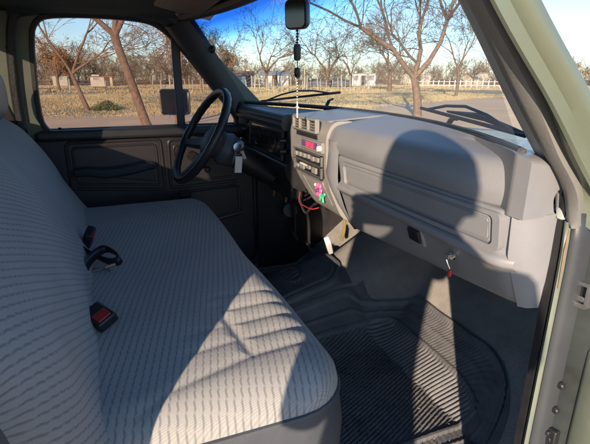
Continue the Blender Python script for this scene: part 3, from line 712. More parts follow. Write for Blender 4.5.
P.append([p + Vector((0, .004, -.02)) for p in P[-1]])
MB().grid(P).build('dash_top', 'dash', DB, solid=.003)
# glovebox zone below pad
def yf0(z): return .492 + max(0, (.60-z))*.45
def lower(x):
    e = max(0, (x-.69)/.035); sh = min(1, e)**2*.02; L0 = max(0, min(1, (.20-x)/.14))
    zb_ = lerp(.500, .548, (x-.05)/.65)
    return [Vector((x, p.x, p.y)) for p in rounded([(.60, .70, 0), (.488+sh, .704, .006), (.488+sh, .690, .004), (.496+sh, .640, .01), (.484+sh, .632, .006), (.484+sh, .622, .006), (.498+sh, .612, .008), (.535+sh, zb_, .02), (.60, zb_-.01, .0)])]
sweep(lower, seq(.20, .722, 50), 'dash_lower_panel', 'dash', DB)
# glovebox door: frame and recessed face
def facept(x, z, out=0): return Vector((x, .492-out + (0.004 if z < .66 else 0), z))
def quad(x0, x1, z0a, z0b, z1a, z1b, out): return [facept(x0, z0a, out), facept(x1, z0b, out), facept(x1, z1b, out), facept(x0, z1a, out)]
gb = MB(); o_ = smoothpoly([Vector(p) for p in ((.225, .688), (.685, .698), (.683, .650), (.224, .640))], 0)
def rr3(x0, x1, z0, z1, out, r=.012, sk=0):
    return [facept(p[0], p[1] + sk*(p[0]-x0), out) for p in rrect(x0, x1, z0, z1, r)]
gb.ring(rr3(.222, .704, .636, .694, .010, .010, .012), rr3(.236, .690, .643, .687, .010, .008, .012), (0, .012, 0))
gb.ring(rr3(.236, .690, .643, .687, .004, .008, .012), rr3(.246, .681, .648, .682, .007, .006, .012), (0, .012, 0))
gb.prism(rr3(.246, .681, .648, .682, .007, .006, .012), (0, .014, 0))
GBD = gb.build('glovebox_door', 'dash', DB, bevel=.0015)
# vertical bright face left of glovebox is the flank of the stack
def flank(t):
    # from (x .07) stack right edge to (x .20) glovebox left edge
    pass
fl = MB(); rows = []
for t in seq(0, 1, 8):
    x = lerp(.120, .205, t); bul = .012*math.sin(math.pi*t)
    rows.append([Vector((x+dx, y-bul*(1 if k < 5 else 0), z)) for k, (dx, y, z) in enumerate([(0, lerp(.500, .486, t), .735), (0, lerp(.500, .484, t), .70), (-.01*(1-t), lerp(.498, .484, t), .65), (.0, lerp(.505, .488, t), .62), (.03*(1-t), lerp(.522, .505, t), .575), (.03*(1-t), lerp(.548, .536, t), lerp(.515, .512, t)), (.03*(1-t), .60, .505), (0, .60, .735)])])
fl.grid(rows, closed=True).build('stack_flank', 'dash', DB, angle=50)
# end cap at the door side
ec = MB(); ec.grid([[(.716, .490, .703), (.728, .500, .703), (.738, .53, .703), (.738, .60, .703)], [(.716, .494, .64), (.728, .504, .64), (.739, .53, .64), (.738, .60, .64)], [(.714, .512, .60), (.727, .522, .60), (.738, .54, .60), (.738, .60, .60)], [(.712, .535, .55), (.724, .540, .552), (.734, .555, .555), (.734, .60, .555)]]); ec.build('dash_end_cap', 'dash', DB, bevel=.006, seg=3)
# switch and lock on the lower panel
sw = MB(); sw.box((.494, .5085, .598), (.052, .014, .036), Matrix.Rotation(R(18), 3, 'X')); SW = sw.build('switch_housing', 'dash', DB, bevel=.003)
MB().box((.497, .501, .599), (.034, .010, .026), Matrix.Rotation(R(18), 3, 'X')).build('rocker_switch', 'black', SW, bevel=.002)
MB().lathe([(0, .005), (.006, .005), (.007, .002), (.007, 0)], (.600, .504, .595), (0, -1, 0), 14).build('glovebox_lock', 'chrome', DB)

# centre stack with vents, radio, heater controls, ash tray
def stackprof(x):
    return [Vector((x, p.x, p.y)) for p in rounded([(.56, .775, 0), (.508, .776, .02), (.488, .742, .02), (.490, .66, .01), (.497, .60, .01), (.512, .555, .01), (.522, .53, .015), (.56, .515, 0)])]
def stackx(t, z_bias=0): return lerp(-.165, .10, t)
st = MB(); rows = []
STACK_DX = .012
for t in seq(0, 1, 20):
    r = []
    for p in stackprof(0):
        z = p.z; xl = -.155 if z > .64 else lerp(-.155, -.02, min(1, (.64-z)/.12)); xr = .125 + (.04*(.64-z)/.12 if z < .64 else 0)
        e = max(0, (.12-t)/.12)**2*.02; r.append(Vector((lerp(xl, xr, t), p.y+e, z)))
    rows.append(r)
st.grid(rows, closed=True); n_ = len(rows[0]); st.f += [tuple(range(n_)), tuple(len(st.v)-n_+k for k in range(n_))]; st.mi += [0, 0]
ST = st.build('centre_stack', 'dash_light', DB)
FD = Vector((.024, 0, .010))
sf = lambda x, z, o=0: Vector((x, .489 - o + (max(0, .66-z)*.11 if z > .60 else .0075+(.60-z)*.33), z)) + FD
def sbox(x0, x1, z0, z1, o, th, name, m, par=ST, bev=.0015):
    b = MB(); q = [sf(x0, z0, o), sf(x1, z0, o), sf(x1, z1, o), sf(x0, z1, o)]
    b.prism(q, (0, th, 0)); return b.build(name, m, par, bevel=bev)
VT = sbox(-.105, .055, .736, .764, .004, .01, 'air_vent', 'black')
vb = MB()
for x in (-.081, -.034, .024, .076): vb.box((x+.002, .484, .760), (.007, .012, .030))
vb.box((-.002, .484, .776), (.165, .012, .005)); vb.box((-.002, .484, .744), (.165, .012, .005)); vb.build('vent_frame', 'dash_light', VT, bevel=.001)
vs = MB()
for z in (.752, .759, .766): vs.box((-.002, .486, z), (.155, .008, .0022), Matrix.Rotation(R(25), 3, 'X'))
vs.build('vent_slats', 'dash_light', VT)
sbox(-.098, .05, .714, .726, .002, .006, 'stack_slot', 'black')
RD = sbox(-.052, .092, .684, .712, .008, .014, 'radio', 'dash_light')
DS = sbox(-.040, .070, .690, .708, .0095, .004, 'radio_display', 'display_back', RD)
seg = MB()
def digit(x, z, s, on):
    w_, h_ = .0075*s, .0135*s; y = .4775
    lay = dict(a=((0, h_/2), 1), b=((w_/2, h_/4), 0), c=((w_/2, -h_/4), 0), d=((0, -h_/2), 1), e=((-w_/2, -h_/4), 0), f=((-w_/2, h_/4), 0), g=((0, 0), 1))
    for k in on:
        (dx, dz), hor = lay[k]; seg.box((x+dx, y, z+dz), (w_*.9 if hor else .0018, .002, .0018 if hor else h_*.42))
for i, on in enumerate(('abgcd', 'abcdefg', 'afgcd', 'abcdef')): digit(.024+i*.0145-.002, .709, 1.0, on)
seg.build('display_digits', 'led', DS, smooth=False)
MB().lathe([(0, .010), (.007, .010), (.008, 0)], sf(.084, .697, .006), (0, -1, 0), 14).build('radio_knob', 'white', RD)
HC = sbox(-.100, .088, .618, .676, .007, .012, 'heater_controls', 'black')
hb = MB()
for z in (.626, .658, .687): hb.box((.018, .483, z), (.192, .006, .003))
for x in (-.076, .112): hb.box((x, .483, .657), (.004, .006, .064))
hb.build('control_frame', 'steel', HC)
hb = MB(); random.seed(5)
for i in range(6): hb.box((-.058+i*.030, .480, .672+random.uniform(-.004, .004)), (.018, .006, .012))
for i in range(4): hb.box((-.051+i*.042, .480, .643+random.uniform(-.004, .004)), (.028, .006, .010+.006*(i % 2)))
hb.build('control_buttons', 'dash_light', HC, bevel=.001)
hb = MB(); hb.box((.004, .4795, .650), (.05, .006, .003)); hb.build('control_lever', 'white', HC)
AT = MB(); q = [sf(-.075, .606, .004), sf(.075, .606, .004), sf(.105, .548, .004), sf(-.02, .545, .004)]
qi = [sf(-.062, .600, .004), sf(.066, .600, .004), sf(.092, .554, .004), sf(-.012, .552, .004)]
AT.ring(q, qi, (0, .012, 0)); AT.prism([p+Vector((0, .010, 0)) for p in qi], (0, .004, 0)); AT.build('ash_tray', 'dash_light', ST, bevel=.0015)
# driver side dash: brow, cluster bezel, lower cover
def brow(x):
    yb_ = WB(max(-.71, x)).y - .004
    return [Vector((x, p.x, p.y)) for p in rounded([(yb_, .774, 0), (yb_, .70, 0), (.50, .722, .004), (.482, .724, .006), (.474, .742, .006), (.480, .748, .004), (.474, .756, .008), (.484, .773, .014)])]
sweep(brow, seq(-.74, -.168, 24), 'dash_brow', 'trim', DB)
def clus(x):
    return [Vector((x, p.x, p.y)) for p in rounded([(.56, .724, 0), (.512, .724, 0), (.500, .62, .0), (.487, .612, .008), (.485, .595, .01), (.51, .54, .01), (.56, .52, .0)])]
CB = sweep(clus, seq(-.745, -.168, 12), 'instrument_bezel', 'black', DB)
CL = MB(); CL.prism([(-.60, .503, .715), (-.235, .503, .715), (-.225, .494, .628), (-.60, .494, .628)], (0, .006, 0)); CL = CL.build('gauge_lens', 'lens', CB, bevel=.003)
for cx_, rr in ((-.50, .030), (-.32, .030)):
    g = MB(); g.lathe([(rr, 0), (rr+.003, .002), (rr+.004, 0)], (cx_, .4965, .672), (0, -1, .1), 28); g.build('gauge_ring', 'black', CL)
MB().ring([(-.61, .500, .722), (-.222, .500, .722), (-.212, .490, .620), (-.61, .490, .620)], [(-.60, .500, .715), (-.235, .500, .715), (-.225, .490, .628), (-.60, .490, .628)], (0, .006, 0)).build('lens_frame', 'trim', CB)
for x, z, rr in ((-.665, .682, .018), (-.195, .69, .010), (-.195, .655, .010)):
    MB().lathe([(0, .022), (rr*.7, .022), (rr*.8, .018), (rr*.85, .006), (rr, .004), (rr, 0)], (x, .500, z), (0, -1, 0), 18).build('dash_knob', 'black', CB)
MB().box((-.655, .486, .60), (.09, .05, .10)).build('light_switch_cover', 'lens', CB, bevel=.012)
# under-dash mess: brackets, brake pedals, hoses
def ped(x, y0, z0, y1, z1, w_=.05, h_=.055, pad='rubber'):
    b = MB(); b.tube(spline([(x+.02, .60, .50), (x+.01, (y0+.60)/2+.03, (z0+.50)/2), (x, y0, z0)], 5), .008, 8); o = b.build('pedal', 'black', T)
    rot = Matrix.Rotation(R(-50), 3, 'X'); MB().box((x, y0-.006, z0), (w_, .012, h_), Matrix.Rotation(R(30), 3, 'X')).build('pedal_pad', pad, o, bevel=.004); return o
ped(-.60, .69, .21, 0, 0); ped(-.44, .69, .21, 0, 0)
cb = MB()
random.seed(9)
for k in range(9):
    x = random.uniform(-.62, -.22); cb.tube(spline([(x, .56, .53), (x+random.uniform(-.05, .05), .58, .46+random.uniform(-.03, .02)), (x+random.uniform(.03, .16), .60, .47), (x+.18, .66, .54)], 6), random.uniform(.003, .006), 6)
cb.build('wiring_harness', 'black', DB)
MB().box((-.45, .56, .50), (.40, .05, .06)).build('steering_bracket', 'black', DB, bevel=.01)
MB().lathe([(0, .02), (.03, .02), (.036, .01), (.036, 0)], (-.69, .70, .30), (1, -.3, .2), 20).build('speaker_cap', 'trim', T)
MB().tube(spline([(-.16, .535, .525), (-.13, .520, .500), (-.08, .515, .502), (-.02, .515, .507), (.0, .53, .515)], 6), .0015, 6).build('red_wire', 'red', DB)
MB().tube(spline([(.10, .56, .52), (.07, .58, .49), (.03, .60, .44), (-.02, .62, .395)], 6), .005, 8).build('sleeved_cable', 'yellow', DB)
rotp = Matrix.Rotation(R(40), 3, 'Y') @ Matrix.Rotation(R(25), 3, 'X')
lb = MB(); lb.box((-.07, .60, .360), (.028, .018, .085), rotp); lb.build('bonnet_release_lever', 'white', DB, bevel=.004)
for x, z in ((-.50, .44), (-.36, .45)): MB().box((x, .56, z), (.012, .008, .028), Matrix.Rotation(R(15), 3, 'Y')).build('fuse_tab', 'rust', DB, bevel=.002)

# ---- steering wheel and column
wc = Vector((-.42, .268, .690)); wn = Vector((0.06, -.857, .513)).normalized()       # normal faces the driver
wx = wn.cross(Vector((1, 0, 0))).normalized(); wy = wn.cross(wx)
RW = .170
def wp(a, r, h=0): return wc + (wx*math.cos(a) + wy*math.sin(a))*r + wn*h
SWm = MB(); ring_ = [wp(2*math.pi*k/64, RW) for k in range(64)]
rows = []
for k in range(65):
    a = 2*math.pi*k/64; rad = (wx*math.cos(a)+wy*math.sin(a)); rr = .0125 + .0012*(k % 2)
    rows.append([wc + rad*(RW + rr*math.cos(t)) + wn*rr*math.sin(t)*1.1 for t in [2*math.pi*q/10 for q in range(10)]])
SWm.grid(rows, closed=True); WHL = SWm.build('steering_wheel', 'black', T, angle=80)
hub = MB(); hub.lathe([(0, .012), (.035, .010), (.058, .0), (.062, -.02), (.05, -.045), (.035, -.07), (.03, -.10)], wc - wn*.03, wn, 24); hub.build('wheel_hub', 'trim', WHL)
for a in (R(90+18), R(270-18), R(0) if False else R(180)):
    sp = MB(); rows = []
    for t in seq(0, 1, 8):
        c = wp(a, lerp(.045, RW-.004, t), lerp(-.035, 0, t**1.5)); s_ = (wx*-math.sin(a) + wy*math.cos(a))*lerp(.028, .016, t)
        rows.append([c-s_-wn*.004, c-s_*.5+wn*.006, c+s_*.5+wn*.006, c+s_-wn*.004, c+s_*.5-wn*.010, c-s_*.5-wn*.010])
    sp.grid(rows, closed=True); sp.build('wheel_spoke', 'trim', WHL)
cl = MB(); e0, e1 = wc - wn*.11, Vector((-.42, .53, .525)); cl.tube([e0, e0.lerp(e1, .3), e0.lerp(e1, .6), e1], [.040, .046, .042, .038], 20); COLM = cl.build('steering_column', 'black', T)
shd = MB(); shd.tube([wc-wn*.06, wc-wn*.10, wc-wn*.15], [.045, .062, .05], 20); shd.build('column_shroud', 'vinyl', COLM)
MB().lathe([(0, .016), (.012, .016), (.017, .012), (.018, 0)], (-.375, .395, .655), (.8, -.5, .3), 18).build('ignition_lock', 'steel', COLM)
MB().tube([(-.46, .375, .64), (-.56, .36, .655), (-.64, .35, .66)], [.006, .005, .007], 8).build('indicator_stalk', 'black', COLM)
# interior mirror
im = MB(); ic = Vector((.150, .400, 1.014)); nrm = Vector((.55, -.80, -.05)).normalized(); ax = nrm.cross(Vector((0, 0, 1))).normalized(); az = ax.cross(nrm)
ho_ = rrect(-.028, .028, -.030, .030, .012)
def mp3(p, s, d): return ic + ax*p[0]*s + az*p[1]*s + nrm*d
im.grid([[mp3(p, s, d) for p in ho_] for s, d in ((.88, .008), (1, .008), (1.03, 0), (.9, -.012), (.4, -.020), (.02, -.021))], closed=True)
IM = im.build('interior_mirror', 'black', T)
im2 = MB(); im2.prism([mp3(p, .89, .0085) for p in ho_], nrm*.002); im2.build('mirror_glass', 'mirror', IM, smooth=False)
MB().tube([ic-nrm*.018, ic-nrm*.03+Vector((0, 0, .03)), Vector((.17, .415, 1.085))], [.008, .007, .012], 8).build('mirror_arm', 'black', IM)
oc = MB(); oc.lathe([(0, .008), (.010, .007), (.014, .003), (.015, 0), (0, 0)], (-.652, .372, .985), (.6, -.5, .1), 16)
oc = oc.build('inspection_sticker_holder', 'black', T)

# ---- loose small things inside the cab
H0 = Vector((.095, .415, 0))
hn = thing('hanging_ornament', 'black beaded strap hanging from the interior mirror with a small white cross at its end', 'ornament', (.095, .415, .80))
HM = Vector((.19, .405, 1.0))
def h_(z, dx=0): return Vector((.105+dx, .418, z))
MB().tube([(.15, .405, 1.06), h_(1.03, .01), h_(.97), h_(.90), h_(.832)], .0012, 5).build('cord', 'black', hn)
b = MB()
for k in range(9): z = 1.005-k*.0065; b.lathe([(0, .0035), (.0036, .001), (.0036, -.001), (0, -.0035)], h_(z, .001*(-1)**k), (0, 0, 1), 8)
b.build('beads', 'black', hn)
b = MB(); b.lathe([(0, .019), (.007, .018), (.0085, .012), (.0085, -.014), (.006, -.018), (0, -.019)], h_(.938), (0, 0, 1), 14); b.lathe([(.0092, .003), (.0092, -.003)], h_(.944), (0, 0, 1), 14); b.build('barrel_bead', 'trim', hn)
b = MB(); b.lathe([(0, .012), (.006, .010), (.0075, .004), (.0075, -.006), (.004, -.012), (0, -.012)], h_(.893), (0, 0, 1), 14); b.build('lower_bead', 'black', hn)
b = MB()
for k in range(8): b.lathe([(0, .003), (.002, 0), (0, -.003)], h_(.876-k*.0065), (0, 0, 1), 8)
b.build('white_beads', 'white', hn)
b = MB(); b.box(h_(.806), (.004, .003, .040)); b.box(h_(.812), (.017, .003, .004)); b.build('cross', 'white', hn, bevel=.0008)
ky = thing('ignition_key', 'bunch of keys with a long off-white tag hanging from the steering column', 'keys', (-.352, .378, .60))
MB().tube([(-.362, .389, .657), (-.350, .380, .655)], .004, 8).build('key_shank', 'steel', ky)
b = MB(); b.lathe([(0, .0015), (.014, .0015), (.015, 0), (.014, -.0015), (0, -.0015)], (-.345, .378, .655), (.8, -.5, .2), 18); b.build('key_head', 'chrome', ky)
b = MB(); b.tube([Vector((-.343, .377, .640)) + Vector((.004*math.cos(t), .01*math.cos(t), .012*math.sin(t))) for t in seq(0, 2*math.pi, 16)], .0012, 5); b.build('key_ring', 'steel', ky)
b = MB(); b.box((-.340, .378, .595), (.004, .026, .058), Matrix.Rotation(R(-6), 3, 'X')); b.build('key_tag', 'white', ky, bevel=.003)
b = MB(); b.tube([(-.345, .374, .64), (-.343, .362, .615), (-.34, .356, .60)], .003, 6); b.box((-.343, .398, .627), (.003, .010, .030), Matrix.Rotation(R(20), 3, 'X')); b.build('key_blade', 'steel', ky)
fk = thing('flower_trinket', 'pink plastic flower trinket with mint green leaves lying in the open ash tray', 'trinket', tuple(sf(.055, .565, 0)))
b = MB(); fc = sf(.048, .578, .006)
for k in range(6):
    a = k*math.pi/3; c = fc + Vector((.013*math.cos(a), -.002, .013*math.sin(a))); b.lathe([(0, .006), (.006, .004), (.008, 0), (0, -.001)], c, (0, -1, .1), 12)
b.build('petals', 'pink', fk)
MB().lathe([(0, .007), (.005, .005), (.006, 0)], fc+Vector((0, -.006, 0)), (0, -1, 0), 12).build('flower_centre', 'display_back', fk)
b = MB()
for dx, dz, rz in ((.024, -.010, .3), (.034, -.006, -.5), (.028, -.020, 1.2), (.012, -.018, 2.0)):
    b.box(fc+Vector((dx, -.003, dz)), (.018, .005, .008), Matrix.Rotation(rz, 3, 'Y'))
b.build('leaves', 'green', fk, bevel=.002)
MB().lathe([(0, .005), (.004, .003), (.005, 0)], fc+Vector((-.018, -.004, .012)), (0, -1, 0), 10).build('white_bud', 'white', fk)
kc = thing('glovebox_key', 'small red keyring fob on a key in the glovebox lock', 'key', (.600, .495, .58))
b = MB(); b.tube([(.600, .506, .596), (.598, .494, .596)], .003, 8); b.box((.599, .490, .595), (.012, .002, .010)); b.build('key_bow', 'steel', kc, bevel=.001)
MB().tube([(.598, .491, .591), (.602, .492, .583), (.606, .494, .575)], .0014, 6).build('link', 'chrome', kc)
MB().box((.607, .494, .568), (.008, .006, .015), Matrix.Rotation(R(15), 3, 'Y')).build('fob', 'red', kc, bevel=.003)

# ================================================================== OUTSIDE: ground, track, grass, trees, fence, houses
M.update(
 straw=mat('dry_grass_ground', (.42, .34, .19), .95, .3, .35, c2=(.46, .38, .22), bump=.6, bscale=6, dust=.5, dustc=(.14, .15, .055), spec=.1),
 dirt=mat('packed_dirt', (.72, .52, .32), .95, .12, .5, bump=.3, bscale=9, dust=.4, dustc=(.60, .46, .28), spec=.1),
 road2=mat('pale_dust', (.70, .54, .36), .95, .12, .3, bump=.3, bscale=5, spec=.1),
 blade=mat('dry_grass_blades', (.52, .41, .24), .9, .3, .4, dust=.6, dustc=(.27, .27, .12), spec=.1),
 bush=mat('green_weeds', (.10, .125, .05), .9, .3, 3, spec=.1),
 bark=mat('grey_brown_bark', (.20, .135, .095), .9, .35, 9, bump=1, bscale=30, spec=.1),
 bark2=mat('dark_twig_bark', (.13, .095, .07), .9, .3, 5, spec=.1),
 twig=mat('pale_twigs', (.23, .175, .125), .9, .25, 3, spec=.1),
 rusty=mat('withered_brown_leaves', (.30, .17, .08), .9, .35, 2, spec=.1),
 wood=mat('far_brown_scrub', (.22, .155, .10), .95, .35, .6, spec=.05),
 post=mat('bleached_post_wood', (.40, .36, .29), .85, .25, 6, bump=.5, bscale=40),
 wire=mat('fence_wire', (.35, .33, .30), .6, .2, 9),
 wallw=mat('whitewashed_wall', (.70, .68, .63), .85, .12, 1.2, dust=.2, dustc=(.45, .4, .33)),
 wallc=mat('cream_wall', (.50, .45, .35), .85, .12, 1.2, dust=.2),
 wally=mat('yellow_wall', (.50, .45, .33), .85, .12, 1.2),
 roofm=mat('grey_sheet_roof', (.30, .29, .28), .6, .2, 2), roofr=mat('red_brown_roof', (.26, .13, .09), .8, .2, 2),
 dark=mat('dark_window_glass', (.03, .035, .04), .2, .2, 3), car_blue=mat('dark_blue_car_paint', (.04, .06, .11), .3, .1, 3, coat=.5), car_white=mat('white_car_paint', (.7, .7, .7), .3, .1, 3, coat=.5),
)
def sheet(name, pts, m, z, n=1):
    o = MB().add([(p[0], p[1], z) for p in pts], [tuple(range(len(pts)))]).build(name, m); tag(o, kind='structure'); return o
gP = [[(x, y, GZ + .0) for x in seq(-420, 420, 61)] for y in seq(-420, 420, 61)]
tag(MB().grid(gP).build('ground', 'straw'), kind='structure')
rnd = random.Random(3)
def ragged(pts, step=.5, amp=.35, sc=.35):
    P = cut([(*p, 0) for p in pts] + [(*pts[0], 0)], int(sum((Vector(a)-Vector(b)).length for a, b in zip(pts, pts[1:]+pts[:1]))/step))[:-1]
    return [(p.x + amp*noise.noise(Vector((p.x*sc*3, p.y*sc*3, 1))) + amp*2*noise.noise(Vector((p.x*sc*.5, p.y*sc*.5, 5))), p.y + amp*noise.noise(Vector((p.x*sc*3, p.y*sc*3, 9))) + amp*2*noise.noise(Vector((p.x*sc*.5, p.y*sc*.5, 7)))) for p in P]
sheet('dirt_track', ragged([(-19, -60), (-18.5, -8), (-19.5, 1), (-19.5, 8), (-22, 14), (-26, 21), (-27, 27), (-21, 34), (-6, 50), (40, 90), (60, 60), (40, -60)]), 'dirt', GZ+.02)
sheet('dirt_road', ragged([(-90, 55), (-62, 47), (-45, 44), (-30, 48), (-10, 62), (30, 100), (20, 130), (-20, 92), (-50, 74), (-90, 72)], 1.0, .8, .15), 'road2', GZ+.02)
def in_dirt(x, y):
    if x > -18.2 and y < 12: return True
    if x > -26 + (-.0)*(y) and y >= 12 and x > -19.5-(y-12)*.5 and y < 27: return True
    if y >= 27 and y < x*1.03+56 : return True
    return False
# grass blades: nobody could count them
rg = np.random.RandomState(4); V = []; F = []
def blades(n, xr, yr, hgt, wdt, cond):
    global V, F
    x = rg.uniform(xr[0], xr[1], n); y = rg.uniform(yr[0], yr[1], n)
    for a, b in zip(x, y):
        if cond(a, b): continue
        d = math.hypot(a-1, b); 
        nv = noise.noise(Vector((a*.12, b*.12, 0)))
        if nv < -.25 and rg.rand() < .6: continue
        h = hgt*(.5+rg.rand())*(1+nv)
        for k in range(4):
            t = rg.rand()*6.283; q = rg.rand()*6.283; w_ = wdt*(.6+.8*rg.rand()); cx_, cy_ = a+math.cos(q)*.12, b+math.sin(q)*.12
            o = len(V); V += [(cx_-math.cos(t)*w_, cy_-math.sin(t)*w_, GZ), (cx_+math.cos(t)*w_, cy_+math.sin(t)*w_, GZ), (cx_+math.cos(q)*h*.5, cy_+math.sin(q)*h*.5, GZ+h)]; F.append((o, o+1, o+2))
blades(42000, (-48, -18.5), (-14, 34), .085, .016, in_dirt)
blades(16000, (-110, -45), (-30, 80), .15, .05, lambda x, y: False)
blades(2500, (-22, -18), (-12, 14), .12, .012, in_dirt)
tag(MB().add(V, F).build('dry_grass', 'blade', smooth=False), kind='stuff')
V = []; F = []

def tree_mesh(seed, H, r0, lean=(0, 0), fork=.35, levels=5, spread=.55, droop=.0, ratio=.72, nb=(2, 4), limbs=None, twist=.25, minr=.006):
    """returns two MBs: trunk with limbs, and the crown of twigs"""
    rn = random.Random(seed); tr, cr_ = MB(), MB()
    def bend(p, d, L_, r, steps, wob, up):
        pts = [p]; ds = d
        for k in range(steps):
            ds = (ds + Vector((rn.gauss(0, wob), rn.gauss(0, wob), rn.gauss(0, wob)+up))).normalized(); pts.append(pts[-1] + ds*L_/steps)
        return pts, ds
    def grow(p, d, L_, r, lv):
        steps = 4 if lv > 1 else 3
        pts, de = bend(p, d, L_, r, steps, twist*.45, (-droop if lv < 3 else .04))
        rr = [lerp(r, r*.62, i/steps) for i in range(steps+1)]
        (tr if lv >= levels-1 else cr_).tube(pts, rr, 7 if lv >= levels-1 else (5 if lv > 2 else 3), cap=False)
        if lv <= 0: return
        n = rn.randint(*nb)
        for k in range(n):
            az = rn.uniform(0, 6.283) + k*2.1; sp = spread*rn.uniform(.6, 1.35)
            o = de.orthogonal().normalized(); o = Matrix.Rotation(az, 3, de) @ o
            nd = (de*math.cos(sp) + o*math.sin(sp)).normalized()
            q = pts[-1] if k < 2 else pts[rn.randint(1, steps)]
            grow(q, nd, L_*ratio*rn.uniform(.75, 1.2), max(minr, r*.62*rn.uniform(.6, 1.0)), lv-1)
        if lv >= 2:
            for k in range(rn.randint(1, 3)):
                az = rn.uniform(0, 6.283); o = Matrix.Rotation(az, 3, de) @ de.orthogonal().normalized()
                grow(pts[rn.randint(1, steps)], (de*.5+o).normalized(), L_*.45, max(minr, r*.25), min(lv-2, 2))
    d0 = Vector((lean[0], lean[1], 1)).normalized(); steps = 7; pts = [Vector((0, 0, -.1))]; d = d0
    for k in range(steps): d = (d + Vector((rn.gauss(0, .045), rn.gauss(0, .045), 0))).normalized(); pts.append(pts[-1]+d*(H*fork)/steps)
    tr.tube(pts, [r0*(1.35 if i == 0 else lerp(1.05, .8, i/steps)) for i in range(steps+1)], 10)
    L0 = H*(1-fork)*.37
    if limbs:
        for (dx, dy, dz), k in limbs: grow(pts[-1], Vector((dx, dy, dz)).normalized(), L0*k, r0*.62, levels-1)
    else:
        for k in range(3):
            a = rn.uniform(0, .8)+k*2.09; grow(pts[-1], Vector((math.cos(a)*spread, math.sin(a)*spread, .85)).normalized(), L0*rn.uniform(.85, 1.15), r0*.6, levels-1)
    return tr, cr_
def tree(name, label, loc, mesh, tm='bark', cm='bark2', group='trees around the field'):
    t = thing(name, label, 'tree', (loc[0], loc[1], GZ), group)
    for mb, nm, m in ((mesh[0], 'trunk', tm), (mesh[1], 'crown', cm)):
        o = mb.build(nm, m, None, smooth=True, angle=80); o.parent = t
    return t
# left window: leaning tree with many fine boughs; thick forked tree in front of the mirror
tree('bare_tree', 'slender bare tree leaning left with weeds at its foot, seen in the driver door window', (-23.6, -1.2), tree_mesh(11, 7.2, .12, (-.02, -.30), .26, 6, .50, ratio=.78, nb=(3, 4), limbs=[((.1, -.45, .8), 1.15), ((-.1, .25, .9), 1.05), ((.2, .75, .6), .8)], minr=.009), cm='twig')
tree('bare_tree', 'thick trunked bare tree leaning left and forking near the top of the driver door window', (-12.6, .92), tree_mesh(8, 6.6, .125, (.02, -.44), .42, 5, .5, ratio=.74, limbs=[((.0, -.9, .65), 1.25), ((.0, .62, .8), 1.2), ((.2, .05, 1), .9)], minr=.007))
tree('thin_tree', 'thin young tree behind the door mirror with a few withered brown leaves', (-13.6, 1.75), tree_mesh(21, 4.6, .045, (0, .10), .55, 4, .4, ratio=.7, minr=.006), cm='rusty')
# windscreen
tree('bare_tree', 'large bare tree forking low just beyond the dashboard in the windscreen', (-14.3, 11.5), tree_mesh(33, 8.8, .17, (.03, .02), .185, 6, .58, droop=.02, ratio=.80, nb=(3, 4), twist=.4, limbs=[((-.35, -.62, .75), 1.15), ((.35, .75, .80), 1.3), ((.0, .15, 1), .9)], minr=.008))
tree('bare_tree', 'slim bare tree on the far side of the track right of the large forked tree', (-29.6, 26.6), tree_mesh(41, 8.2, .12, (0, 0), .28, 6, .46, ratio=.76, nb=(3, 4),  minr=.010))
tree('bare_tree', 'round crowned bare tree by the pale road left of the large forked tree', (-44, 29.5), tree_mesh(52, 9.6, .24, (0, 0), .22, 6, .6, ratio=.77, nb=(3, 4),  minr=.013), cm='twig')
tree('bare_tree', 'tall wide bare tree behind the white houses left of the mirror ornament', (-74, 24.5), tree_mesh(63, 11.5, .3, (0, 0), .2, 6, .55, ratio=.77, minr=.02), cm='twig')
tree('bare_tree', 'broad bare tree behind the fence right of the mirror ornament', (-70, 34.0), tree_mesh(74, 12.5, .3, (0, 0), .2, 6, .62, ratio=.78, minr=.02))
tree('bare_tree', 'bare tree near the front pillar above the small white house', (-66, 15.5), tree_mesh(85, 9.2, .25, (0, 0), .2, 6, .6, ratio=.75, minr=.02), cm='twig')
tree('bare_tree', 'bare tree over the cream house in the middle of the windscreen', (-84, 46), tree_mesh(96, 9.5, .25, (0, 0), .22, 6, .6, ratio=.75, minr=.02), cm='twig')
tree('bare_tree', 'tall tree with reddish trunk rising beside the outside of the passenger pillar', (-7.5, 16.3), tree_mesh(107, 9.5, .14, (-.03, .0), .52, 5, .55, ratio=.78, limbs=[((.5, .8, .5), 1.2), ((.1, .3, 1), 1), ((-.2, -.6, .7), .8)], minr=.008))
# brown-leaved trees in the left window
def leafy(seed, H, r0, n, sz, rad):
    tr, cr_ = tree_mesh(seed, H, r0, (0, 0), .25, 4, .5, ratio=.74, minr=.02); rn = random.Random(seed); src = [Vector(v) for v in cr_.v]
    for k in range(n):
        p = rn.choice(src) + Vector((rn.gauss(0, rad), rn.gauss(0, rad), rn.gauss(0, rad))); a = Vector((rn.gauss(0, 1), rn.gauss(0, 1), rn.gauss(0, 1))).normalized()*sz*rn.uniform(.5, 1.4); b = a.orthogonal().normalized()*sz*.6
        cr_.add([p-a, p+b, p+a], [(0, 1, 2)])
    return tr, cr_
for i, (px, H, lab) in enumerate(((-1.5, 6.5, 'small brown leaved tree left of the leaning tree in the driver door window'), (6.3, 9.5, 'tall russet tree between the thick trunk and the mirror'), (10.2, 8.6, 'russet tree directly behind the door mirror and vent post'), (12.8, 6.8, 'low brown tree seen in the small vent window'))):
    y = {-1.5: -6.0, 6.3: 8.4, 10.2: 12.2, 12.8: 16.2}[px]
    tree('russet_tree', lab, (-62-2*i, y), leafy(200+i, H, .2, 2600, .16, .28), cm='rusty')
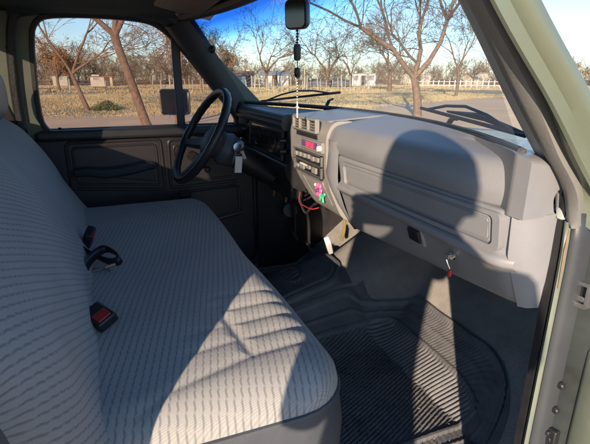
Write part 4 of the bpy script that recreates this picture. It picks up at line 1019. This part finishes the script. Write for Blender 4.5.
# distant wood across the whole horizon: one mass
protos = []
for k in range(5):
    a, b = tree_mesh(300+k, 7.5, .16, (0, 0), .22, 4, .6, ratio=.76, minr=.035)
    rn = random.Random(k); src = [Vector(v) for v in b.v]
    for q in range(900):
        p = rn.choice(src) + Vector((rn.gauss(0, .4), rn.gauss(0, .4), rn.gauss(0, .35))); a1 = Vector((rn.gauss(0, 1), rn.gauss(0, 1), rn.gauss(0, 1))).normalized()*rn.uniform(.06, .22); b1 = a1.orthogonal().normalized()*.06
        b.add([p-a1, p+b1, p+a1], [(0, 1, 2)])
    for q in range(1300):
        an = rn.uniform(0, 6.283); rr_ = abs(rn.gauss(0, 1.5)); zz = rn.uniform(0, 4.6)*max(.15, 1-rr_/5); p = Vector((math.cos(an)*rr_, math.sin(an)*rr_, zz)); a1 = Vector((rn.gauss(0, .5), rn.gauss(0, .5), rn.gauss(0, 1.2))).normalized()*rn.uniform(.10, .42); b1 = a1.orthogonal().normalized()*.035
        b.add([p-a1, p+b1, p+a1], [(0, 1, 2)])
    nv = len(a.v); protos.append((np.array([tuple(v) for v in a.v]+[tuple(v) for v in b.v]), a.f + [tuple(i+nv for i in f) for f in b.f]))
V = []; F = []; rn = random.Random(77)
for k in range(210):
    az = R(lerp(-22, 92, (k+rn.random())/210)); dist = rn.uniform(105, 150); s_ = rn.uniform(.5, 1.0)*(dist/120)*(1+.35*noise.noise(Vector((k*.11, 0, 0))))
    if az > R(60): s_ *= .7
    if az < R(13): s_ *= 1.35
    pv_, pf_ = protos[k % 5]; t = rn.uniform(0, 6.28); c, s2 = math.cos(t), math.sin(t)
    q = pv_ @ np.array([[c, s2, 0], [-s2, c, 0], [0, 0, 1]])*s_ + np.array([1.1-math.cos(az)*dist, math.sin(az)*dist, GZ]); o = len(V)
    V += [tuple(p) for p in q]; F += [tuple(i+o for i in f) for f in pf_]
me = bpy.data.meshes.new('distant_wood'); me.from_pydata(V, [], F); me.materials.append(M['wood']); o = bpy.data.objects.new('distant_wood', me); COL.objects.link(o)
tag(o, 'hazy brown mass of bare trees and scrub along the horizon', kind='stuff')
# green weeds at the foot of the leaning tree
def bush(loc, r, h, n, label, m='bush'):
    b = MB(); rn = random.Random(int(abs(loc[0]*100)))
    for k in range(n):
        a = rn.uniform(0, 6.283); q = abs(rn.gauss(0, .5)); p = Vector((math.cos(a)*q*r, math.sin(a)*q*r, 0)); e = p*1.3 + Vector((rn.gauss(0, .1), rn.gauss(0, .1), h*rn.uniform(.4, 1)*max(.2, 1-q*.6)))
        w_ = Vector((rn.gauss(0, .03), rn.gauss(0, .03), 0)); b.add([p-w_, p+w_, e], [(0, 1, 2)])
        for j in range(3): c = p.lerp(e, rn.uniform(.3, 1)); d = Vector((rn.gauss(0, .06), rn.gauss(0, .06), rn.gauss(0, .04))); b.add([c, c+d, c+d*.5+Vector((0, 0, .05))], [(0, 1, 2)])
    o = b.build('weed_clump', m, smooth=False); o.location = (*loc, GZ); tag(o, label, 'plant'); return o
bush((-23.2, -.35), .6, .5, 500, 'green weed clump right of the leaning tree trunk')
# fence of bleached posts
fc_ = thing('wire_fence', 'long wire fence on uneven bleached wooden posts across the field', 'fence', (-52, 20, GZ))
rn = random.Random(8); fp = []
xy = [(-61, 5), (-59.5, 13), (-57, 20), (-54, 27), (-52, 31.6)]
pts = [Vector((-63, y, 0)) for y in (-22, -16, -10.5, -5.5, -1, 3)] + cut([(*p, 0) for p in xy], 46)
base = MB(); 
for i, p in enumerate(pts):
    h = rn.uniform(1.15, 1.9); r = rn.uniform(.045, .085)
    if i == len(pts)-1 : h, r = 2.0, .16
    if i % 9 == 0: h, r = 1.9, .11
    l = Vector((rn.gauss(0, .04), rn.gauss(0, .06), 1)); q = Vector((p.x + rn.gauss(0, .15), p.y + rn.gauss(0, .2), GZ))
    fp.append(q + l*h*.9)
    MB().tube([q-l*.05, q+l*h*.5, q+l*h], [r, r*.95, r*.8], 7).build('post', 'post', fc_)
for f_h in (.4, .65, .9): MB().tube([Vector((a.x, a.y, GZ+ (a.z-GZ)*f_h/.9)) for a in fp], .012, 3).build('wire', 'wire', fc_)
# houses
def house(label, px, d, z0, wdt, h, dep, wall, roof='flat', rm='roofm', wins=2, door=True, yaw=0, name='house'):
    """px: azimuth in degrees left of straight left; d distance"""
    az = R(px); loc = Vector((1.146-math.cos(az)*d, math.sin(az)*d, GZ)); t = thing(name, label, 'house', loc)
    rot = az + R(yaw); ex = Vector((math.sin(rot), math.cos(rot), 0)); ey = Vector((-math.cos(rot), math.sin(rot), 0)); Rm = Matrix((ex, ey, Vector((0, 0, 1)))).transposed()
    def bx_(c, d_, nm, m, par=t, bev=0):
        o = MB().box(loc + Rm @ Vector(c), d_, Rm).build(nm, m, par, bevel=bev); return o
    wl = bx_((0, 0, h/2), (wdt, dep, h), 'wall', wall)
    if roof == 'flat': bx_((0, 0, h+.08), (wdt+.3, dep+.3, .16), 'roof', rm)
    else:
        q = [Vector((-wdt/2-.3, -dep/2-.3, h)), Vector((-wdt/2-.3, dep/2+.3, h)), Vector((-wdt/2-.3, 0, h+dep*.22))]
        MB().prism([loc + Rm @ p for p in q], Rm @ Vector((wdt+.6, 0, 0))).build('roof', rm, t)
    rn = random.Random(int(d*7+px)); n = wins + (1 if door else 0)
    for k in range(n):
        x = lerp(-wdt/2, wdt/2, (k+.5)/n)
        if door and k == n//2: bx_((x, -dep/2-.03, 1.0), (.95, .05, 2.0), 'door', 'bark2')
        else:
            w_ = bx_((x, -dep/2-.03, 1.55), (1.25, .07, 1.1), 'window', 'wallw'); bx_((x, -dep/2-.075, 1.55), (1.05, .03, .9), 'pane', 'roofm', w_)
    return t
def AZ(x, y=78):
    d = f_*443 + r_*(x-295) + u_*(222-y); return math.degrees(math.atan2(d.y, -d.x))
house('white gabled house behind the fence just left of the mirror ornament', 19.1, 90, 0, 5.2, 2.0, 4, 'wallw', 'gable', 'roofm', 2)
house('small white house beside the driver side pillar in the windscreen', 15.3, 88, 0, 3.4, 1.9, 4, 'wallw', 'gable', 'roofr', 1)
house('white flat roofed house right of the mirror ornament, in the middle of the windscreen', 30.0, 96, 0, 4.6, 2.3, 5, 'wallw', 'flat', 'roofm', 2)
house('long cream house seen left of the large forked tree fork', 36.0, 128, 0, 8.0, 2.4, 6, 'wallc', 'flat', 'roofm', 3)
house('cream wall building near the passenger pillar', 42.8, 118, 0, 5.2, 2.5, 5, 'wallc', 'flat', 'roofm', 1, door=False)
house('low yellow house seen between the two near trees in the driver door window', -1.0, 96, 0, 3.8, 1.7, 4, 'wally', 'flat', 'roofr', 1)
house('tiny pale house at the left end of the driver door window', -5.2, 105, 0, 2.6, 2.0, 4, 'wallc', 'gable', 'roofr', 1, door=False)
def far_car(label, px, d, m):
    az = R(px); loc = Vector((1.146-math.cos(az)*d, math.sin(az)*d, GZ)); t = thing('parked_car', label, 'car', loc); ex = Vector((math.sin(az), math.cos(az), 0)); ey = Vector((-math.cos(az), math.sin(az), 0)); Rm = Matrix((ex, ey, Vector((0, 0, 1)))).transposed()
    pr = [(-2.2, .35), (-2.2, .8), (-1.5, .95), (-1.0, 1.42), (.7, 1.45), (1.35, 1.0), (2.1, .85), (2.2, .35)]
    MB().prism([loc + Rm @ Vector((x, -.85, z)) for x, z in pr], Rm @ Vector((0, 1.7, 0))).build('body', m, t, bevel=.08)
    gl = [(-1.35, .97), (-.95, 1.35), (.65, 1.37), (1.15, 1.0)]
    MB().prism([loc + Rm @ Vector((x, -.87, z)) for x, z in gl], Rm @ Vector((0, 1.74, 0))).build('side_window', 'dark', t)
    for x in (-1.35, 1.35):
        for y in (-.78, .78): MB().lathe([(0, -.1), (.30, -.1), (.33, 0), (.30, .1), (0, .1)], loc + Rm @ Vector((x, y, .33)), ey, 18).build('wheel', 'rubber', t)
far_car('dark blue car parked behind the fence between the ornament and the white flat roofed house', 24.5, 80, 'car_blue')
far_car('second dark car parked just left of the white flat roofed house', 27.0, 84, 'car_blue')
def trough(px, d, label):
    az = R(px); loc = Vector((1.146-math.cos(az)*d, math.sin(az)*d, GZ)); t = thing('bench', label, 'bench', loc)
    MB().box(loc+Vector((0, 0, .42)), (.4, 1.6, .08)).build('seat', 'bark2', t)
    for y in (-.6, .6): MB().box(loc+Vector((0, y, .2)), (.35, .12, .4)).build('leg', 'bark2', t)
trough(-1.2, 62, 'low dark bench in the field left of the thick trunk'); trough(-6.9, 58, 'low dark bench near the left edge of the driver door window')
wf = thing('white_fence', 'short white paling fence on the far side of the pale road', 'fence', (-62, 51, GZ))
for k in range(16):
    p = Vector((-66+k*.62, 49.5+k*.62, GZ)); MB().box(p+Vector((0, 0, .6)), (.12, .12, 1.2)).build('paling', 'wallw', wf)
for z in (.35, .95): MB().tube([(-66, 49.5, GZ+z), (-66+15*.62, 49.5+15*.62, GZ+z)], .05, 4).build('rail', 'wallw', wf)
up = thing('utility_pole', 'pale concrete pole behind the fence right of the mirror ornament', 'pole', (-66, 28.2, GZ))
MB().tube([(-66, 28.2, GZ), (-66, 28.2, 2.6)], [.16, .12], 8).build('shaft', 'post', up); MB().box((-66, 28.2, 2.3), (.12, 1.0, .1)).build('crossarm', 'post', up)

# ================================================================== the photographer beside the open door
ph = thing('person', 'photographer in navy sweater and jeans by the open door, holding up a phone', 'person', (1.5, -.27, GZ))
def skin(name, verts, edges, m, parent, sub=2):
    me = bpy.data.meshes.new(name); me.from_pydata([v[0] for v in verts], edges, []); me.materials.append(M[m])
    o = bpy.data.objects.new(name, me); COL.objects.link(o); o.parent = parent; o.matrix_parent_inverse = Matrix.Translation(-Vector(parent.location))
    k = o.modifiers.new('skin', 'SKIN'); k.use_smooth_shade = True
    for i, v in enumerate(verts):
        r = v[1]; me.skin_vertices[0].data[i].radius = (r if isinstance(r, tuple) else (r, r)); me.skin_vertices[0].data[i].use_root = (i == 0)
    s_ = o.modifiers.new('sub', 'SUBSURF'); s_.levels = sub; s_.render_levels = sub
    return o
fw = Vector((-.93, .37, 0)); lf = Vector((-.37, -.93, 0)); Z = Vector((0, 0, 1))
hip = Vector((1.52, -.215, .22)); sh_ = Vector((1.50, -.150, .82)); hd_ = Vector((1.44, -.118, .985))
shL, shR = sh_ + lf*.105 + Z*.03, sh_ - lf*.120 + Z*.015
phone = Vector((1.185, -.016, .885))
hL, hR = phone + lf*.075 + fw*-.02 - Z*.02, phone - lf*.075 + fw*-.02 - Z*.02
eL, eR = Vector((1.37, -.272, .60)), Vector((1.38, .095, .66))
kL, kR = hip + lf*.165 + fw*.04 + Vector((0, 0, -.42)), hip - lf*.09 + fw*.02 + Vector((0, 0, -.42))
aL, aR = Vector((kL.x, kL.y, GZ+.08)) - fw*.05, Vector((kR.x, kR.y, GZ+.08)) - fw*.05
def bodyv(g):
    return [(hip, (.105*g, .090*g)), (hip.lerp(sh_, .35), (.095*g, .080*g)), (hip.lerp(sh_, .75), (.115*g, .090*g)), (sh_+Z*.03, (.09*g, .075*g)), (sh_.lerp(hd_, .5), .046*g), (hd_-Z*.05, .052*g),
        (shL, .048*g), (shL.lerp(eL, .5), .040*g), (eL, .034*g), (eL.lerp(hL, .5), .035*g), (hL.lerp(eL, .12), .024*g), (hL, (.030*g, .018*g)),
        (shR, .048*g), (shR.lerp(eR, .5), .042*g), (eR, .036*g), (eR.lerp(hR, .5), .035*g), (hR.lerp(eR, .12), .024*g), (hR, (.030*g, .018*g)),
        (hip+lf*.115-Z*.04, .095*g), (kL, .058*g), (aL, .038*g), (Vector((aL.x, aL.y, GZ+.035))+fw*.16, .030*g),
        (hip-lf*.085-Z*.06, .085*g), (kR, .058*g), (aR, .038*g), (Vector((aR.x, aR.y, GZ+.035))+fw*.16, .030*g)]
ED = [(0, 1), (1, 2), (2, 3), (3, 4), (4, 5), (3, 6), (6, 7), (7, 8), (8, 9), (9, 10), (10, 11), (3, 12), (12, 13), (13, 14), (14, 15), (15, 16), (16, 17), (0, 18), (18, 19), (19, 20), (20, 21), (0, 22), (22, 23), (23, 24), (24, 25)]
bb_ = bodyv(1)
for k_ in (0, 1, 2, 3, 6, 7, 12, 13, 18, 22): r0_ = bb_[k_][1]; bb_[k_] = (bb_[k_][0] + (lf*.03 if k_ < 2 else Vector((0, 0, 0))), tuple(q*.80 for q in r0_) if isinstance(r0_, tuple) else r0_*.82)
body = skin('body', bb_, ED, 'skin', ph)
bv = bodyv(1.16); bv[0] = (hip+lf*.045+Z*.05, (.14, .14)); bv[1] = (hip.lerp(sh_, .35)+lf*.04, (.125, .115))
skin('sweater', [bv[i] for i in (0, 1, 2, 3, 6, 7, 8, 9, 10, 12, 13, 14, 15, 16)], [(0, 1), (1, 2), (2, 3), (3, 4), (4, 5), (5, 6), (6, 7), (7, 8), (3, 9), (9, 10), (10, 11), (11, 12), (12, 13)], 'cloth_top', ph)
bv = bodyv(1.2); bv[0] = (hip+lf*.045-Z*.02, (.14, .14))
skin('trousers', [bv[0], bv[18], bv[19], bv[20], bv[22], bv[23], bv[24]], [(0, 1), (1, 2), (2, 3), (0, 4), (4, 5), (5, 6)], 'jeans', ph)
for a in (aL, aR): skin('shoe', [(Vector((a.x, a.y, GZ+.05))-fw*.03, (.045, .05)), (Vector((a.x, a.y, GZ+.042))+fw*.08, (.05, .042)), (Vector((a.x, a.y, GZ+.034))+fw*.18, (.04, .032))], [(0, 1), (1, 2)], 'black', ph)
# head with a face
bm = bmesh.new(); bmesh.ops.create_uvsphere(bm, u_segments=40, v_segments=28, radius=1)
look = (Vector((1.146, 0, .88))-hd_).normalized(); lx = look; ly = Z.cross(lx).normalized(); lz = lx.cross(ly)
for v in bm.verts:
    p = v.co.copy(); x, y, z = p
    wd = .066*(1-.22*max(0, -z)**1.5); q = Vector((x*.090, y*wd, z*.112))
    if z < -.2 and x > 0: q.x += .004
    fx = max(0, x)
    q.x += .022*math.exp(-((y/.20)**2+((z+.12)/.17)**2))*fx                  # nose
    q.x -= .010*fx*(math.exp(-(((y-.38)/.17)**2+((z-.05)/.11)**2))+math.exp(-(((y+.38)/.17)**2+((z-.05)/.11)**2)))
    q.x += .006*fx*math.exp(-((z-.22)/.08)**2-(y/.6)**2)
    q.x += .006*fx*math.exp(-((y/.28)**2+((z+.42)/.06)**2)) - .004*fx*math.exp(-((y/.3)**2+((z+.47)/.025)**2)) + .007*fx*math.exp(-((y/.25)**2+((z+.72)/.12)**2))
    v.co = hd_ + lx*q.x + ly*q.y + lz*q.z
me = bpy.data.meshes.new('head'); bm.to_mesh(me); bm.free(); me.materials.append(M['skin'])
for p in me.polygons: p.use_smooth = True
ho = bpy.data.objects.new('head', me); COL.objects.link(ho); ho.parent = ph; ho.matrix_parent_inverse = Matrix.Translation(-Vector(ph.location))
hp_ = lambda x, y, z: hd_ + lx*x + ly*y + lz*z
def blob(c, r, name, m, par, s=(1, 1, 1)):
    rows = [[c + lx*(r*s[0]*math.cos(b_)*math.cos(a)) + ly*(r*s[1]*math.cos(b_)*math.sin(a)) + lz*(r*s[2]*math.sin(b_)) for a in [2*math.pi*k/16 for k in range(16)]] for b_ in [R(-89+178*k/10) for k in range(11)]]
    return MB().grid(rows, closed=True).build(name, m, par)
for sy in (-1, 1):
    e = blob(hp_(.076, sy*.029, .007), .010, 'eye', 'white', ph, (1, 1.2, .75)); blob(hp_(.0855, sy*.029, .007), .0045, 'iris', 'dark', e, (.5, 1, 1))
    blob(hp_(-.004, sy*.067, -.002), .026, 'ear', 'skin', ph, (.6, .3, 1.1))
    MB().tube([hp_(.083, sy*.016, .024), hp_(.086, sy*.03, .028), hp_(.076, sy*.045, .023)], .003, 6).build('eyebrow', 'hair', ph)
MB().tube([hp_(.084, -.022, -.052), hp_(.094, -.008, -.050), hp_(.094, .008, -.050), hp_(.084, .022, -.052)], [.001, .004, .004, .001], 8).build('lips', 'pink' if False else 'skin', ph)
rows = []
for k in range(13):
    b_ = R(-20+109*k/12); row = []
    for q in range(36):
        a = 2*math.pi*q/36; cut_ = (.35 if math.cos(a) > .35 else 0); bb = max(b_, cut_*1.6) if math.cos(a) > .35 else b_
        rr = 1.10+.02*noise.noise(Vector((math.cos(a)*4, math.sin(a)*4, b_*4))); row.append(hp_(.090*rr*math.cos(bb)*math.cos(a)-.004, .066*rr*math.cos(bb)*math.sin(a), .116*rr*math.sin(bb)+.002))
    rows.append(row)
MB().grid(rows, closed=True).build('hair', 'hair', ph)
# hands: palm is the end of the arm, five bent fingers close round the phone
for hnd, sg in ((hL, 1), (hR, -1)):
    for k, ln in enumerate((.052, .058, .055, .044)):
        base = hnd + Z*(.028-.018*k) + fw*.008 + lf*sg*(-.004)
        a = base + fw*.026 + lf*sg*.010; b = a + (fw*.35 - lf*sg*.9).normalized()*ln*.5; c = b + (-fw*.25 - lf*sg*1).normalized()*ln*.4
        skin('finger', [(base, .0085), (a, .0082), (b, .0075), (c, .0062)], [(0, 1), (1, 2), (2, 3)], 'skin', ph, 2)
    base = hnd - fw*.012 + Z*.02; a = base - lf*sg*.022 + Z*.018 - fw*.012; b = a - lf*sg*.022 + Z*.010
    skin('thumb', [(base, .011), (a, .0095), (b, .0075)], [(0, 1), (1, 2)], 'skin', ph, 2)
pm = thing('phone', 'black phone held up in both hands by the photographer', 'phone', tuple(phone))
Rp = Matrix((r_, u_, -f_)).transposed()
pc = Vector((1.146, 0, .88)) - f_*.030 + r_*0 
MB().box(pc + r_*0 - u_*.02, (.150, .072, .009), Rp).build('casing', 'black', pm, bevel=.004, seg=3)
MB().box(pc - u_*.02 - f_*.0052, (.140, .064, .001), Rp).build('screen', 'dark', pm)
